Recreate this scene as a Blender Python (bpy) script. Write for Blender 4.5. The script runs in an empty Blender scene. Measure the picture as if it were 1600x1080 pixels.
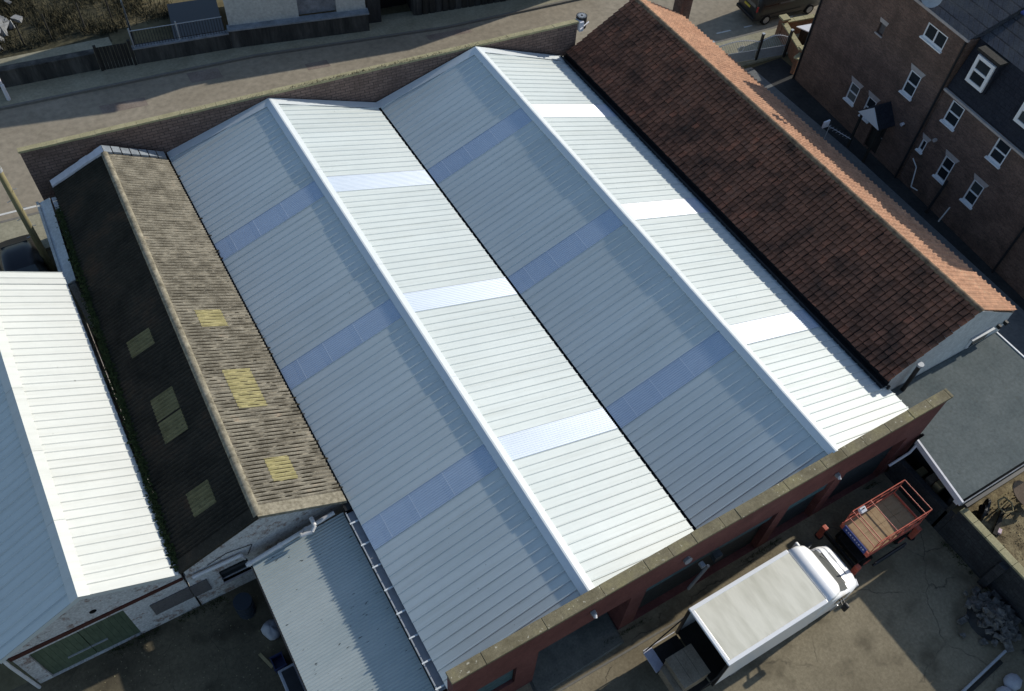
import bpy, math, random
from mathutils import Vector, Matrix
random.seed(7)
sc = bpy.context.scene
COL = sc.collection

# ------------------------------------------------------------------ camera
cam = bpy.data.cameras.new('camera')
cam.sensor_width = 36.0
cam.lens = 36.0 * 1403.55 / 1600.0
cam.clip_end = 2000.0
cam_o = bpy.data.objects.new('camera', cam)
COL.objects.link(cam_o)
cam_o.matrix_world = Matrix(((0.86173, 0.38097, -0.33509, -3.341),
                             (-0.50499, 0.70789, -0.49384, -26.751),
                             (0.04907, 0.59478, 0.80239, 30.349),
                             (0, 0, 0, 1)))
sc.camera = cam_o

# ------------------------------------------------------------------ sky, sun, exposure
SUN = Vector((2.30, 0.12, 1.0)).normalized()
world = bpy.data.worlds.new('World')
sc.world = world
world.use_nodes = True
wn = world.node_tree
sky = wn.nodes.new('ShaderNodeTexSky')
sky.sky_type = 'NISHITA'
sky.sun_disc = False
sky.sun_elevation = math.asin(SUN.z)
sky.sun_rotation = math.atan2(SUN.x, SUN.y)
sky.ozone_density = 1.4
sky.dust_density = 0.6
wn.links.new(sky.outputs[0], wn.nodes['Background'].inputs[0])
wn.nodes['Background'].inputs[1].default_value = 0.125
sun = bpy.data.lights.new('sun', 'SUN')
sun.energy = 4.4
sun.angle = math.radians(0.53)
sun.color = (1.0, 0.94, 0.83)
sun_o = bpy.data.objects.new('sun', sun)
COL.objects.link(sun_o)
sun_o.rotation_euler = SUN.to_track_quat('Z', 'Y').to_euler()
sc.view_settings.view_transform = 'Standard'
sc.view_settings.look = 'None'
sc.view_settings.exposure = 0.2
sc.view_settings.gamma = 1.0
sc.view_settings.use_curve_mapping = False

# ------------------------------------------------------------------ materials
def _nt(name):
    m = bpy.data.materials.new(name)
    m.use_nodes = True
    nt = m.node_tree
    return m, nt, nt.nodes['Principled BSDF']

def ramp(nt, fac, stops):
    r = nt.nodes.new('ShaderNodeValToRGB')
    el = r.color_ramp.elements
    while len(el) < len(stops):
        el.new(0.5)
    for e, (p, c) in zip(el, stops):
        e.position = p
        e.color = (c[0], c[1], c[2], 1)
    nt.links.new(fac, r.inputs[0])
    return r.outputs[0]

def vec(nt, stretch=(1, 1, 1), coord='pos'):
    if coord == 'pos':
        g = nt.nodes.new('ShaderNodeNewGeometry').outputs['Position']
    else:
        g = nt.nodes.new('ShaderNodeTexCoord').outputs['Object']
    mp = nt.nodes.new('ShaderNodeMapping')
    mp.inputs['Scale'].default_value = stretch
    nt.links.new(g, mp.inputs[0])
    return mp.outputs[0]

def noise(nt, v, scale, detail=5, rough=0.6, dist=0.0):
    n = nt.nodes.new('ShaderNodeTexNoise')
    n.inputs['Scale'].default_value = scale
    n.inputs['Detail'].default_value = detail
    n.inputs['Roughness'].default_value = rough
    n.inputs['Distortion'].default_value = dist
    nt.links.new(v, n.inputs['Vector'])
    return n.outputs[0]

def mix(nt, fac, a, b, mode='MIX'):
    m = nt.nodes.new('ShaderNodeMix')
    m.data_type = 'RGBA'
    m.blend_type = mode
    if isinstance(fac, (int, float)):
        m.inputs[0].default_value = fac
    else:
        nt.links.new(fac, m.inputs[0])
    for i, s in ((6, a), (7, b)):
        if isinstance(s, tuple):
            m.inputs[i].default_value = (s[0], s[1], s[2], 1)
        else:
            nt.links.new(s, m.inputs[i])
    return m.outputs[2]

def bump(nt, bsdf, h, strength, dist=0.02):
    b = nt.nodes.new('ShaderNodeBump')
    b.inputs['Strength'].default_value = strength
    b.inputs['Distance'].default_value = dist
    nt.links.new(h, b.inputs['Height'])
    nt.links.new(b.outputs[0], bsdf.inputs['Normal'])

def setp(bsdf, rough, spec=0.3, metal=0.0):
    bsdf.inputs['Roughness'].default_value = rough
    bsdf.inputs['Specular IOR Level'].default_value = spec
    bsdf.inputs['Metallic'].default_value = metal

def mat(name, stops, scale=2.0, rough=0.8, spec=0.25, bmp=0.0, bscale=30.0, stretch=(1, 1, 1), metal=0.0,
        speck=None, coord='pos', detail=6, fine=0.18):
    """noise-mottled material; speck=(scale, threshold, colour, strength) adds sharp small stains"""
    m, nt, b = _nt(name)
    v = vec(nt, stretch, coord)
    c = ramp(nt, noise(nt, v, scale, detail), stops)
    c2 = ramp(nt, noise(nt, v, scale * 9.0, 3), [(0.3, (1 - fine,) * 3), (0.7, (1 + fine * 0.7,) * 3)])
    c = mix(nt, 1.0, c, c2, 'MULTIPLY')
    if speck:
        f = ramp(nt, noise(nt, v, speck[0], 2, 0.5), [(speck[1], (0, 0, 0)), (min(1, speck[1] + 0.035), (1, 1, 1))])
        fm = nt.nodes.new('ShaderNodeMath'); fm.operation = 'MULTIPLY'
        nt.links.new(f, fm.inputs[0]); fm.inputs[1].default_value = speck[3]
        c = mix(nt, fm.outputs[0], c, speck[2])
    nt.links.new(c, b.inputs['Base Color'])
    setp(b, rough, spec, metal)
    if bmp:
        bump(nt, b, noise(nt, v, bscale, 4), bmp)
    return m

def plain(name, c, rough=0.5, spec=0.4, metal=0.0, var=0.12, scale=6.0):
    lo = tuple(max(0, x * (1 - var)) for x in c)
    hi = tuple(x * (1 + var) for x in c)
    return mat(name, [(0.3, lo), (0.7, hi)], scale=scale, rough=rough, spec=spec, metal=metal, fine=min(0.18, var))

def brick(name, c1, c2, mortar, stain, paint=None, bw=0.225, rh=0.075, ms=0.01, bmp=0.5, local=False):
    m, nt, b = _nt(name)
    if local:
        g = nt.nodes.new('ShaderNodeTexCoord').outputs['Object']
    else:
        g = nt.nodes.new('ShaderNodeNewGeometry').outputs['Position']
    sx = nt.nodes.new('ShaderNodeSeparateXYZ'); nt.links.new(g, sx.inputs[0])
    ad = nt.nodes.new('ShaderNodeMath'); ad.operation = 'ADD'
    nt.links.new(sx.outputs[0], ad.inputs[0]); nt.links.new(sx.outputs[1], ad.inputs[1])
    cx = nt.nodes.new('ShaderNodeCombineXYZ')
    nt.links.new(ad.outputs[0], cx.inputs[0]); nt.links.new(sx.outputs[2], cx.inputs[1])
    bt = nt.nodes.new('ShaderNodeTexBrick')
    bt.inputs['Scale'].default_value = 1.0
    bt.inputs['Brick Width'].default_value = bw
    bt.inputs['Row Height'].default_value = rh
    bt.inputs['Mortar Size'].default_value = ms
    bt.inputs['Color1'].default_value = (*c1, 1)
    bt.inputs['Color2'].default_value = (*c2, 1)
    bt.inputs['Mortar'].default_value = (*mortar, 1)
    nt.links.new(cx.outputs[0], bt.inputs['Vector'])
    c = bt.outputs['Color']
    n1 = noise(nt, g, 0.9, 8, 0.7)
    c = mix(nt, ramp(nt, n1, [(0.42, (0, 0, 0)), (0.68, (0.8, 0.8, 0.8))]), c, stain)
    if paint:
        n2 = noise(nt, g, 2.2, 10, 0.78)
        c = mix(nt, ramp(nt, n2, [(0.40, (0.1, 0.1, 0.1)), (0.47, (0.95, 0.95, 0.95))]), c, paint)
    n3 = noise(nt, g, 14, 3)
    c = mix(nt, 1.0, c, ramp(nt, n3, [(0.3, (0.72, 0.72, 0.72)), (0.72, (1.2, 1.2, 1.2))]), 'MULTIPLY')
    nt.links.new(c, b.inputs['Base Color'])
    setp(b, 0.88, 0.15)
    iv = nt.nodes.new('ShaderNodeMath'); iv.operation = 'SUBTRACT'
    iv.inputs[0].default_value = 1.0
    nt.links.new(bt.outputs['Fac'], iv.inputs[1])
    bump(nt, b, iv.outputs[0], bmp, 0.012)
    return m

def tile_mat(name, stops, tones, x0, px_, y0, py_, rough=0.9, speck=None):
    m = mat(name, stops, scale=0.9, rough=rough, spec=0.1, bmp=0.4, bscale=30, detail=9, speck=speck)
    nt = m.node_tree; b = nt.nodes['Principled BSDF']
    old = b.inputs['Base Color'].links[0].from_socket
    g = nt.nodes.new('ShaderNodeNewGeometry').outputs['Position']
    sx = nt.nodes.new('ShaderNodeSeparateXYZ'); nt.links.new(g, sx.inputs[0])
    cx = nt.nodes.new('ShaderNodeCombineXYZ')
    for k, (o_, p_) in enumerate(((x0, px_), (y0, py_))):
        a = nt.nodes.new('ShaderNodeMath'); a.operation = 'SUBTRACT'; nt.links.new(sx.outputs[k], a.inputs[0]); a.inputs[1].default_value = o_
        d = nt.nodes.new('ShaderNodeMath'); d.operation = 'DIVIDE'; nt.links.new(a.outputs[0], d.inputs[0]); d.inputs[1].default_value = p_
        f = nt.nodes.new('ShaderNodeMath'); f.operation = 'FLOOR'; nt.links.new(d.outputs[0], f.inputs[0])
        nt.links.new(f.outputs[0], cx.inputs[k])
    w = nt.nodes.new('ShaderNodeTexWhiteNoise'); w.noise_dimensions = '2D'
    nt.links.new(cx.outputs[0], w.inputs['Vector'])
    t = ramp(nt, w.outputs['Value'], tones)
    nt.links.new(mix(nt, 1.0, old, t, 'MULTIPLY'), b.inputs['Base Color'])
    return m

def glass(name, c=(0.02, 0.025, 0.03), rough=0.06):
    m, nt, b = _nt(name)
    oi = nt.nodes.new('ShaderNodeObjectInfo')
    nt.links.new(ramp(nt, oi.outputs['Random'], [(0.0, (0.008, 0.010, 0.012)), (0.55, c), (0.8, (0.05, 0.058, 0.06)), (1.0, (0.13, 0.135, 0.13))]), b.inputs['Base Color'])
    setp(b, rough, 0.6)
    return m

def yard_mat(name, c0, c1, crack=(0.05, 0.043, 0.033), cs=0.3):
    m, nt, b = _nt(name)
    v = vec(nt)
    c = ramp(nt, noise(nt, v, 0.35, 8, 0.65), [(0.32, c0), (0.68, c1)])
    c = mix(nt, 1.0, c, ramp(nt, noise(nt, v, 9, 5, 0.7), [(0.25, (0.7, 0.7, 0.7)), (0.75, (1.25, 1.25, 1.25))]), 'MULTIPLY')
    # oily stains
    c = mix(nt, ramp(nt, noise(nt, v, 0.9, 4, 0.5), [(0.52, (0, 0, 0)), (0.72, (0.75, 0.75, 0.75))]), c, tuple(x * 0.5 for x in c0))
    # cracks along distorted cell borders
    dn = noise(nt, v, 1.6, 4)
    ds = nt.nodes.new('ShaderNodeVectorMath'); ds.operation = 'SCALE'; ds.inputs['Scale'].default_value = 0.55
    nn = nt.nodes.new('ShaderNodeTexNoise'); nn.inputs['Scale'].default_value = 1.4; nn.inputs['Detail'].default_value = 5
    nt.links.new(v, nn.inputs['Vector']); nt.links.new(nn.outputs['Color'], ds.inputs[0])
    av = nt.nodes.new('ShaderNodeVectorMath'); av.operation = 'ADD'
    nt.links.new(v, av.inputs[0]); nt.links.new(ds.outputs[0], av.inputs[1])
    vo = nt.nodes.new('ShaderNodeTexVoronoi'); vo.feature = 'DISTANCE_TO_EDGE'; vo.inputs['Scale'].default_value = cs
    nt.links.new(av.outputs[0], vo.inputs['Vector'])
    cf = ramp(nt, vo.outputs['Distance'], [(0.0, (1, 1, 1)), (0.008, (0, 0, 0))])
    brk = ramp(nt, noise(nt, v, 0.7, 3), [(0.42, (0, 0, 0)), (0.56, (0.85, 0.85, 0.85))])
    cf = mix(nt, 1.0, cf, brk, 'MULTIPLY')
    c = mix(nt, cf, c, crack)
    nt.links.new(c, b.inputs['Base Color'])
    setp(b, 0.9, 0.15)
    bump(nt, b, noise(nt, v, 45, 4), 0.25)
    return m

MT = {}
def sheet_mat(name, c0, c1, rough=0.45):
    m = mat(name, [(0.3, c0), (0.7, c1)], scale=0.4, rough=rough, spec=0.35, fine=0.02, speck=(7.0, 0.765, (0.12, 0.12, 0.11), 0.7))
    nt = m.node_tree; b = nt.nodes['Principled BSDF']
    c = b.inputs['Base Color'].links[0].from_socket
    oi = nt.nodes.new('ShaderNodeObjectInfo')
    c = mix(nt, 1.0, c, ramp(nt, oi.outputs['Random'], [(0.0, (0.965, 0.965, 0.965)), (1.0, (1.02, 1.02, 1.02))]), 'MULTIPLY')
    v = vec(nt, (0.25, 5.0, 0.25))
    c = mix(nt, 1.0, c, ramp(nt, noise(nt, v, 1.3, 6, 0.65), [(0.30, (0.90, 0.895, 0.88)), (0.52, (1.0, 1.0, 1.0))]), 'MULTIPLY')
    nt.links.new(c, b.inputs['Base Color'])
    return m
MT['sheet'] = sheet_mat('grey_coated_steel', (0.535, 0.588, 0.585), (0.58, 0.628, 0.62))
MT['flash'] = plain('flashing_steel', (0.62, 0.66, 0.675), 0.4, 0.4, var=0.03)
MT['rooflight'] = mat('translucent_sheet', [(0.3, (0.385, 0.47, 0.585)), (0.7, (0.44, 0.525, 0.635))], scale=0.8, rough=0.43, spec=1.0, stretch=(0.5, 2, 1), fine=0.04)
MT['rooflight'].node_tree.nodes['Principled BSDF'].inputs['Coat Weight'].default_value = 1.0
MT['rooflight'].node_tree.nodes['Principled BSDF'].inputs['Coat Roughness'].default_value = 0.42
MT['rl_line'] = plain('rooflight_purlin_trace', (0.60, 0.67, 0.76), 0.35, 0.8, var=0.03)
MT['white_sheet'] = sheet_mat('white_coated_steel', (0.56, 0.58, 0.555), (0.61, 0.625, 0.595), 0.5)
MT['gutter_dark'] = mat('dark_gutter', [(0.3, (0.010, 0.011, 0.013)), (0.7, (0.022, 0.024, 0.027))], scale=3, rough=0.5, spec=0.4)
MT['black'] = plain('black_shadow_gap', (0.008, 0.008, 0.009), 0.8, 0.1)
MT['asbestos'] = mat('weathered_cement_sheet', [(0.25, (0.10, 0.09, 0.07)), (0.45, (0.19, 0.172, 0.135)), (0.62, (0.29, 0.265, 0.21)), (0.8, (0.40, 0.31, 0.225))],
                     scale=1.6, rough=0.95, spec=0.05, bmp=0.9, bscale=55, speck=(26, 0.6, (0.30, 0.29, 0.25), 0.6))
MT['asb_dark'] = mat('dark_cement_sheet', [(0.3, (0.026, 0.025, 0.02)), (0.55, (0.052, 0.046, 0.035)), (0.8, (0.10, 0.065, 0.042))],
                     scale=0.8, rough=0.95, spec=0.05, bmp=0.9, bscale=50, speck=(34, 0.66, (0.13, 0.13, 0.12), 0.5))  # darker sheet tone for the west slope and its verge
MT['asb_ridge'] = mat('lichened_ridge', [(0.3, (0.14, 0.125, 0.09)), (0.7, (0.34, 0.31, 0.24))], scale=7, rough=0.95, spec=0.05, bmp=0.8, bscale=40)
MT['grp_yellow'] = mat('yellowed_grp', [(0.3, (0.27, 0.24, 0.105)), (0.7, (0.36, 0.32, 0.16))], scale=3, rough=0.6, spec=0.25, speck=(9, 0.62, (0.16, 0.145, 0.08), 0.5))
MT['lean'] = mat('galvanised_corrugated', [(0.3, (0.38, 0.435, 0.43)), (0.7, (0.46, 0.505, 0.49))], scale=0.7, rough=0.6, spec=0.3,
                 stretch=(0.45, 1.5, 1), fine=0.05, speck=(9.0, 0.70, (0.02, 0.022, 0.025), 0.95))
MT['stone_cope'] = mat('lichen_coping_stone', [(0.25, (0.13, 0.112, 0.068)), (0.5, (0.205, 0.18, 0.118)), (0.75, (0.27, 0.24, 0.13))],
                       scale=1.3, rough=0.92, spec=0.08, bmp=0.5, bscale=40, speck=(9, 0.67, (0.55, 0.52, 0.42), 0.7))
MT['stone_pale'] = mat('pale_coping_stone', [(0.25, (0.27, 0.245, 0.145)), (0.75, (0.40, 0.365, 0.225))], scale=2.0, rough=0.92, spec=0.08, bmp=0.4, bscale=40)
MT['red_paint'] = mat('weathered_red_masonry_paint', [(0.3, (0.11, 0.042, 0.039)), (0.7, (0.165, 0.066, 0.060))], scale=1.1, rough=0.75, spec=0.2, bmp=0.2,
                      speck=(7, 0.72, (0.3, 0.2, 0.18), 0.4))
MT['teal'] = plain('teal_painted_shutter', (0.05, 0.11, 0.13), 0.6, 0.3, var=0.3)
MT['dark_shutter'] = plain('dark_shutter', (0.03, 0.04, 0.045), 0.6, 0.3, var=0.3)
MT['brick_wall'] = brick('old_brown_brick', (0.165, 0.115, 0.098), (0.215, 0.152, 0.13), (0.065, 0.053, 0.048), (0.11, 0.078, 0.068), bw=0.40, rh=0.15, ms=0.013)
MT['brick_house'] = brick('dark_brown_brick', (0.14, 0.088, 0.069), (0.22, 0.134, 0.104), (0.155, 0.125, 0.106), (0.075, 0.055, 0.047), local=True)
MT['brick_garden'] = brick('orange_brick', (0.30, 0.13, 0.07), (0.36, 0.17, 0.1), (0.2, 0.16, 0.12), (0.16, 0.09, 0.06))
MT['whitewash'] = brick('whitewashed_brick', (0.26, 0.15, 0.11), (0.32, 0.2, 0.16), (0.3, 0.28, 0.26), (0.16, 0.11, 0.09), paint=(0.58, 0.58, 0.57))
MT['render_white'] = mat('white_render', [(0.3, (0.46, 0.47, 0.44)), (0.7, (0.54, 0.55, 0.51))], scale=0.8, rough=0.85, spec=0.1)
MT['gable_white'] = mat('painted_render_gable', [(0.3, (0.44, 0.47, 0.48)), (0.7, (0.54, 0.57, 0.58))], scale=1.0, rough=0.8, spec=0.15)
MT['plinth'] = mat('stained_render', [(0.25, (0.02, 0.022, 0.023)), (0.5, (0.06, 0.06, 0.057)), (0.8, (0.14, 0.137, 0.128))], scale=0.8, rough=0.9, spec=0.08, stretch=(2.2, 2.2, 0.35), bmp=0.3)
MT['plinth_top'] = mat('weathered_ledge', [(0.3, (0.16, 0.18, 0.20)), (0.7, (0.28, 0.31, 0.34))], scale=2, rough=0.85, spec=0.1)
MT['block_grey'] = mat('grey_stonework', [(0.3, (0.16, 0.17, 0.18)), (0.7, (0.30, 0.31, 0.33))], scale=3, rough=0.9, spec=0.08, bmp=0.4)
MT['tile_old'] = tile_mat('weathered_clay_tile', [(0.25, (0.075, 0.055, 0.043)), (0.42, (0.175, 0.090, 0.060)), (0.58, (0.275, 0.128, 0.080)), (0.8, (0.185, 0.118, 0.086))],
                          [(0.0, (0.85, 0.85, 0.86)), (0.5, (1.05, 1.05, 1.05)), (0.93, (1.25, 1.2, 1.18)), (1.0, (1.6, 1.35, 1.25))], 19.25, 3.70 / 13, -18.33 - 0.006, 0.25)
MT['tile_new'] = tile_mat('orange_clay_tile', [(0.3, (0.41, 0.228, 0.145)), (0.7, (0.51, 0.30, 0.195))],
                          [(0.0, (0.82, 0.82, 0.82)), (1.0, (1.12, 1.1, 1.08))], 26.3, 3.35 / 13, -18.33 + 0.012, 0.25, 0.85)
MT['tile_ridge'] = mat('mortared_ridge_tile', [(0.3, (0.10, 0.075, 0.055)), (0.7, (0.26, 0.19, 0.13))], scale=3, rough=0.9, spec=0.1, bmp=0.5)
MT['slate'] = brick('blue_slate', (0.05, 0.055, 0.07), (0.075, 0.08, 0.095), (0.02, 0.022, 0.028), (0.10, 0.10, 0.10), bw=0.3, rh=0.2, ms=0.012, local=True)
MT['slate_dark'] = brick('black_slate_hanging', (0.022, 0.025, 0.036), (0.03, 0.034, 0.046), (0.012, 0.013, 0.018), (0.03, 0.034, 0.044), bw=0.3, rh=0.2, ms=0.006, bmp=0.25, local=True)
MT['upvc'] = plain('white_window_frame', (0.78, 0.79, 0.80), 0.35, 0.45, var=0.03)
MT['glass'] = glass('dark_window_glass')
MT['stone_lintel'] = plain('painted_stone_lintel', (0.42, 0.38, 0.36), 0.85, 0.1)
MT['felt'] = mat('mineral_felt', [(0.3, (0.085, 0.105, 0.108)), (0.7, (0.125, 0.145, 0.145))], scale=0.9, rough=0.88, spec=0.15, bmp=0.35, bscale=60, speck=(4, 0.68, (0.09, 0.10, 0.09), 0.5))
MT['fascia'] = plain('white_fascia_board', (0.62, 0.62, 0.66), 0.5, 0.3, var=0.08)
MT['yard'] = yard_mat('cracked_yard_concrete', (0.165, 0.139, 0.093), (0.27, 0.232, 0.16))
MT['yard_old'] = yard_mat('damp_yard_ground', (0.07, 0.06, 0.042), (0.17, 0.145, 0.095), cs=0.7)
MT['ramp'] = mat('dark_ramp_concrete', [(0.3, (0.10, 0.105, 0.095)), (0.7, (0.17, 0.17, 0.15))], scale=1.5, rough=0.9, spec=0.1, bmp=0.3)
MT['road'] = mat('worn_asphalt', [(0.3, (0.24, 0.208, 0.158)), (0.7, (0.32, 0.28, 0.217))], scale=0.35, rough=0.92, spec=0.12, bmp=0.25, bscale=70)
MT['road_patch'] = mat('asphalt_repair', [(0.3, (0.19, 0.15, 0.125)), (0.7, (0.27, 0.225, 0.19))], scale=1.2, rough=0.92, spec=0.1, bmp=0.25, bscale=70)
MT['pave'] = mat('concrete_pavement', [(0.3, (0.24, 0.225, 0.16)), (0.7, (0.33, 0.31, 0.23))], scale=0.8, rough=0.92, spec=0.1, bmp=0.2)
MT['kerb'] = plain('kerb_stone', (0.18, 0.17, 0.15), 0.9, 0.1)
MT['alley'] = mat('alley_asphalt', [(0.3, (0.035, 0.036, 0.036)), (0.7, (0.06, 0.06, 0.06))], scale=0.6, rough=0.9, spec=0.12, bmp=0.3)
MT['path_grey'] = mat('grey_concrete_path', [(0.3, (0.14, 0.148, 0.152)), (0.7, (0.19, 0.195, 0.195))], scale=0.7, rough=0.9, spec=0.1)
MT['earth'] = mat('bare_earth', [(0.3, (0.10, 0.085, 0.05)), (0.7, (0.20, 0.17, 0.10))], scale=0.5, rough=0.95, spec=0.05, bmp=0.5, bscale=20)
MT['garden'] = mat('dry_leafy_ground', [(0.3, (0.075, 0.06, 0.038)), (0.5, (0.19, 0.155, 0.095)), (0.7, (0.30, 0.255, 0.155))], scale=2.6, rough=0.95, spec=0.05, bmp=0.9, bscale=16, detail=9)
MT['grass'] = mat('rough_grass', [(0.3, (0.03, 0.03, 0.02)), (0.7, (0.10, 0.09, 0.055))], scale=3, rough=0.9, spec=0.1)
MT['moss'] = mat('dark_moss', [(0.3, (0.018, 0.028, 0.012)), (0.7, (0.05, 0.065, 0.025))], scale=5, rough=0.95, spec=0.05)
MT['trough_strip'] = mat('dark_trough_strip', [(0.3, (0.010, 0.009, 0.007)), (0.7, (0.035, 0.03, 0.02))], scale=5, rough=0.95, spec=0.05)  # near-black tone for the strips in the corrugation troughs
MT['line_white'] = plain('white_road_paint', (0.6, 0.6, 0.57), 0.8, 0.15)
MT['van_white'] = plain('white_vehicle_paint', (0.80, 0.81, 0.82), 0.28, 0.5, var=0.03)
MT['box_roof'] = mat('grubby_translucent_roof', [(0.38, (0.56, 0.545, 0.45)), (0.62, (0.72, 0.70, 0.60))], scale=0.85, rough=0.6, spec=0.2, stretch=(2.0, 0.5, 1), fine=0.03, detail=3)
MT['tyre'] = plain('rubber_tyre', (0.015, 0.015, 0.015), 0.85, 0.15)
MT['rim'] = plain('alloy_rim', (0.42, 0.42, 0.42), 0.35, 0.5, metal=0.6)
MT['plastic_black'] = plain('black_plastic', (0.016, 0.016, 0.018), 0.5, 0.35)
MT['van_dark'] = plain('charcoal_vehicle_paint', (0.028, 0.028, 0.027), 0.3, 0.5, var=0.06)
MT['car_black'] = plain('black_vehicle_paint', (0.010, 0.011, 0.015), 0.3, 0.5, var=0.06)
MT['red_lamp'] = plain('red_tail_lamp', (0.35, 0.03, 0.03), 0.25, 0.5)
MT['clear_lamp'] = plain('clear_lamp', (0.6, 0.6, 0.62), 0.15, 0.6)
MT['plate'] = plain('yellow_plate', (0.55, 0.42, 0.06), 0.5, 0.3)
MT['lift_red'] = mat('faded_red_paint', [(0.3, (0.42, 0.085, 0.055)), (0.7, (0.56, 0.15, 0.10))], scale=6, rough=0.5, spec=0.35)
MT['lift_dark'] = plain('greasy_dark_steel', (0.02, 0.018, 0.017), 0.55, 0.3, var=0.3)
MT['ply'] = mat('plywood_deck', [(0.3, (0.29, 0.20, 0.115)), (0.7, (0.37, 0.27, 0.165))], scale=2, rough=0.85, spec=0.1, stretch=(1, 4, 1))
MT['blue_sign'] = plain('blue_sign_panel', (0.035, 0.06, 0.23), 0.45, 0.35)
MT['card'] = mat('brown_crate_board', [(0.3, (0.22, 0.18, 0.13)), (0.7, (0.31, 0.26, 0.195))], scale=2, rough=0.9, spec=0.1)
MT['tailsteel'] = plain('lilac_grey_steel', (0.5, 0.51, 0.6), 0.5, 0.35)
MT['block_wall'] = brick('dark_block_wall', (0.04, 0.042, 0.046), (0.055, 0.057, 0.06), (0.03, 0.03, 0.03), (0.025, 0.025, 0.027), bw=0.46, rh=0.23, ms=0.012)
MT['rubble'] = mat('broken_grey_rubble', [(0.35, (0.055, 0.053, 0.05)), (0.65, (0.19, 0.18, 0.165))], scale=5, rough=0.92, spec=0.08, bmp=0.3)
MT['boulder'] = mat('pale_boulder', [(0.3, (0.10, 0.105, 0.11)), (0.7, (0.33, 0.34, 0.35))], scale=1.6, rough=0.92, spec=0.08, bmp=0.4)
MT['grp_shaded'] = mat('shaded_grp', [(0.3, (0.12, 0.11, 0.05)), (0.7, (0.20, 0.185, 0.09))], scale=2.5, rough=0.7, spec=0.2, speck=(11, 0.62, (0.05, 0.048, 0.028), 0.5))  # yellowed GRP again, with the west slope's shade put into its colour
MT['wood_pole'] = mat('weathered_pole_timber', [(0.3, (0.16, 0.14, 0.075)), (0.7, (0.26, 0.23, 0.13))], scale=3, rough=0.9, spec=0.1, stretch=(4, 4, 0.4))
MT['galv'] = plain('galvanised_steel', (0.36, 0.38, 0.40), 0.5, 0.4, metal=0.2)
MT['pipe_white'] = plain('white_upvc_pipe', (0.62, 0.62, 0.62), 0.45, 0.35, var=0.08)
MT['green_door'] = mat('faded_green_boards', [(0.3, (0.075, 0.10, 0.065)), (0.7, (0.11, 0.14, 0.09))], scale=1.2, rough=0.75, spec=0.2, stretch=(1, 1, 0.3))
MT['rust_red'] = mat('rusty_red_beam', [(0.3, (0.06, 0.022, 0.017)), (0.7, (0.10, 0.04, 0.032))], scale=3, rough=0.85, spec=0.15)
MT['board_grey'] = mat('grey_boarding', [(0.3, (0.11, 0.10, 0.10)), (0.7, (0.15, 0.14, 0.135))], scale=2, rough=0.85, spec=0.1)
MT['barrel'] = plain('blue_black_drum', (0.03, 0.04, 0.055), 0.5, 0.3)
MT['plasticbag'] = plain('pale_grey_sack', (0.36, 0.37, 0.40), 0.6, 0.3)
MT['blue_plastic'] = plain('dark_blue_plastic', (0.02, 0.028, 0.09), 0.45, 0.35)
MT['timber'] = mat('pale_timber', [(0.3, (0.27, 0.22, 0.12)), (0.7, (0.36, 0.30, 0.17))], scale=4, rough=0.85, spec=0.1)
MT['brown_top'] = mat('brown_tabletop', [(0.3, (0.12, 0.085, 0.06)), (0.7, (0.17, 0.125, 0.09))], scale=2, rough=0.7, spec=0.2)
MT['dark_wood'] = mat('dark_timber', [(0.3, (0.025, 0.024, 0.022)), (0.7, (0.05, 0.048, 0.043))], scale=2.5, rough=0.85, spec=0.12, stretch=(3, 3, 0.5))
MT['pink'] = plain('pale_pink_card', (0.62, 0.5, 0.55), 0.8, 0.1)
MT['verdigris'] = plain('green_lichen_patch', (0.32, 0.40, 0.27), 0.9, 0.05)

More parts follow.
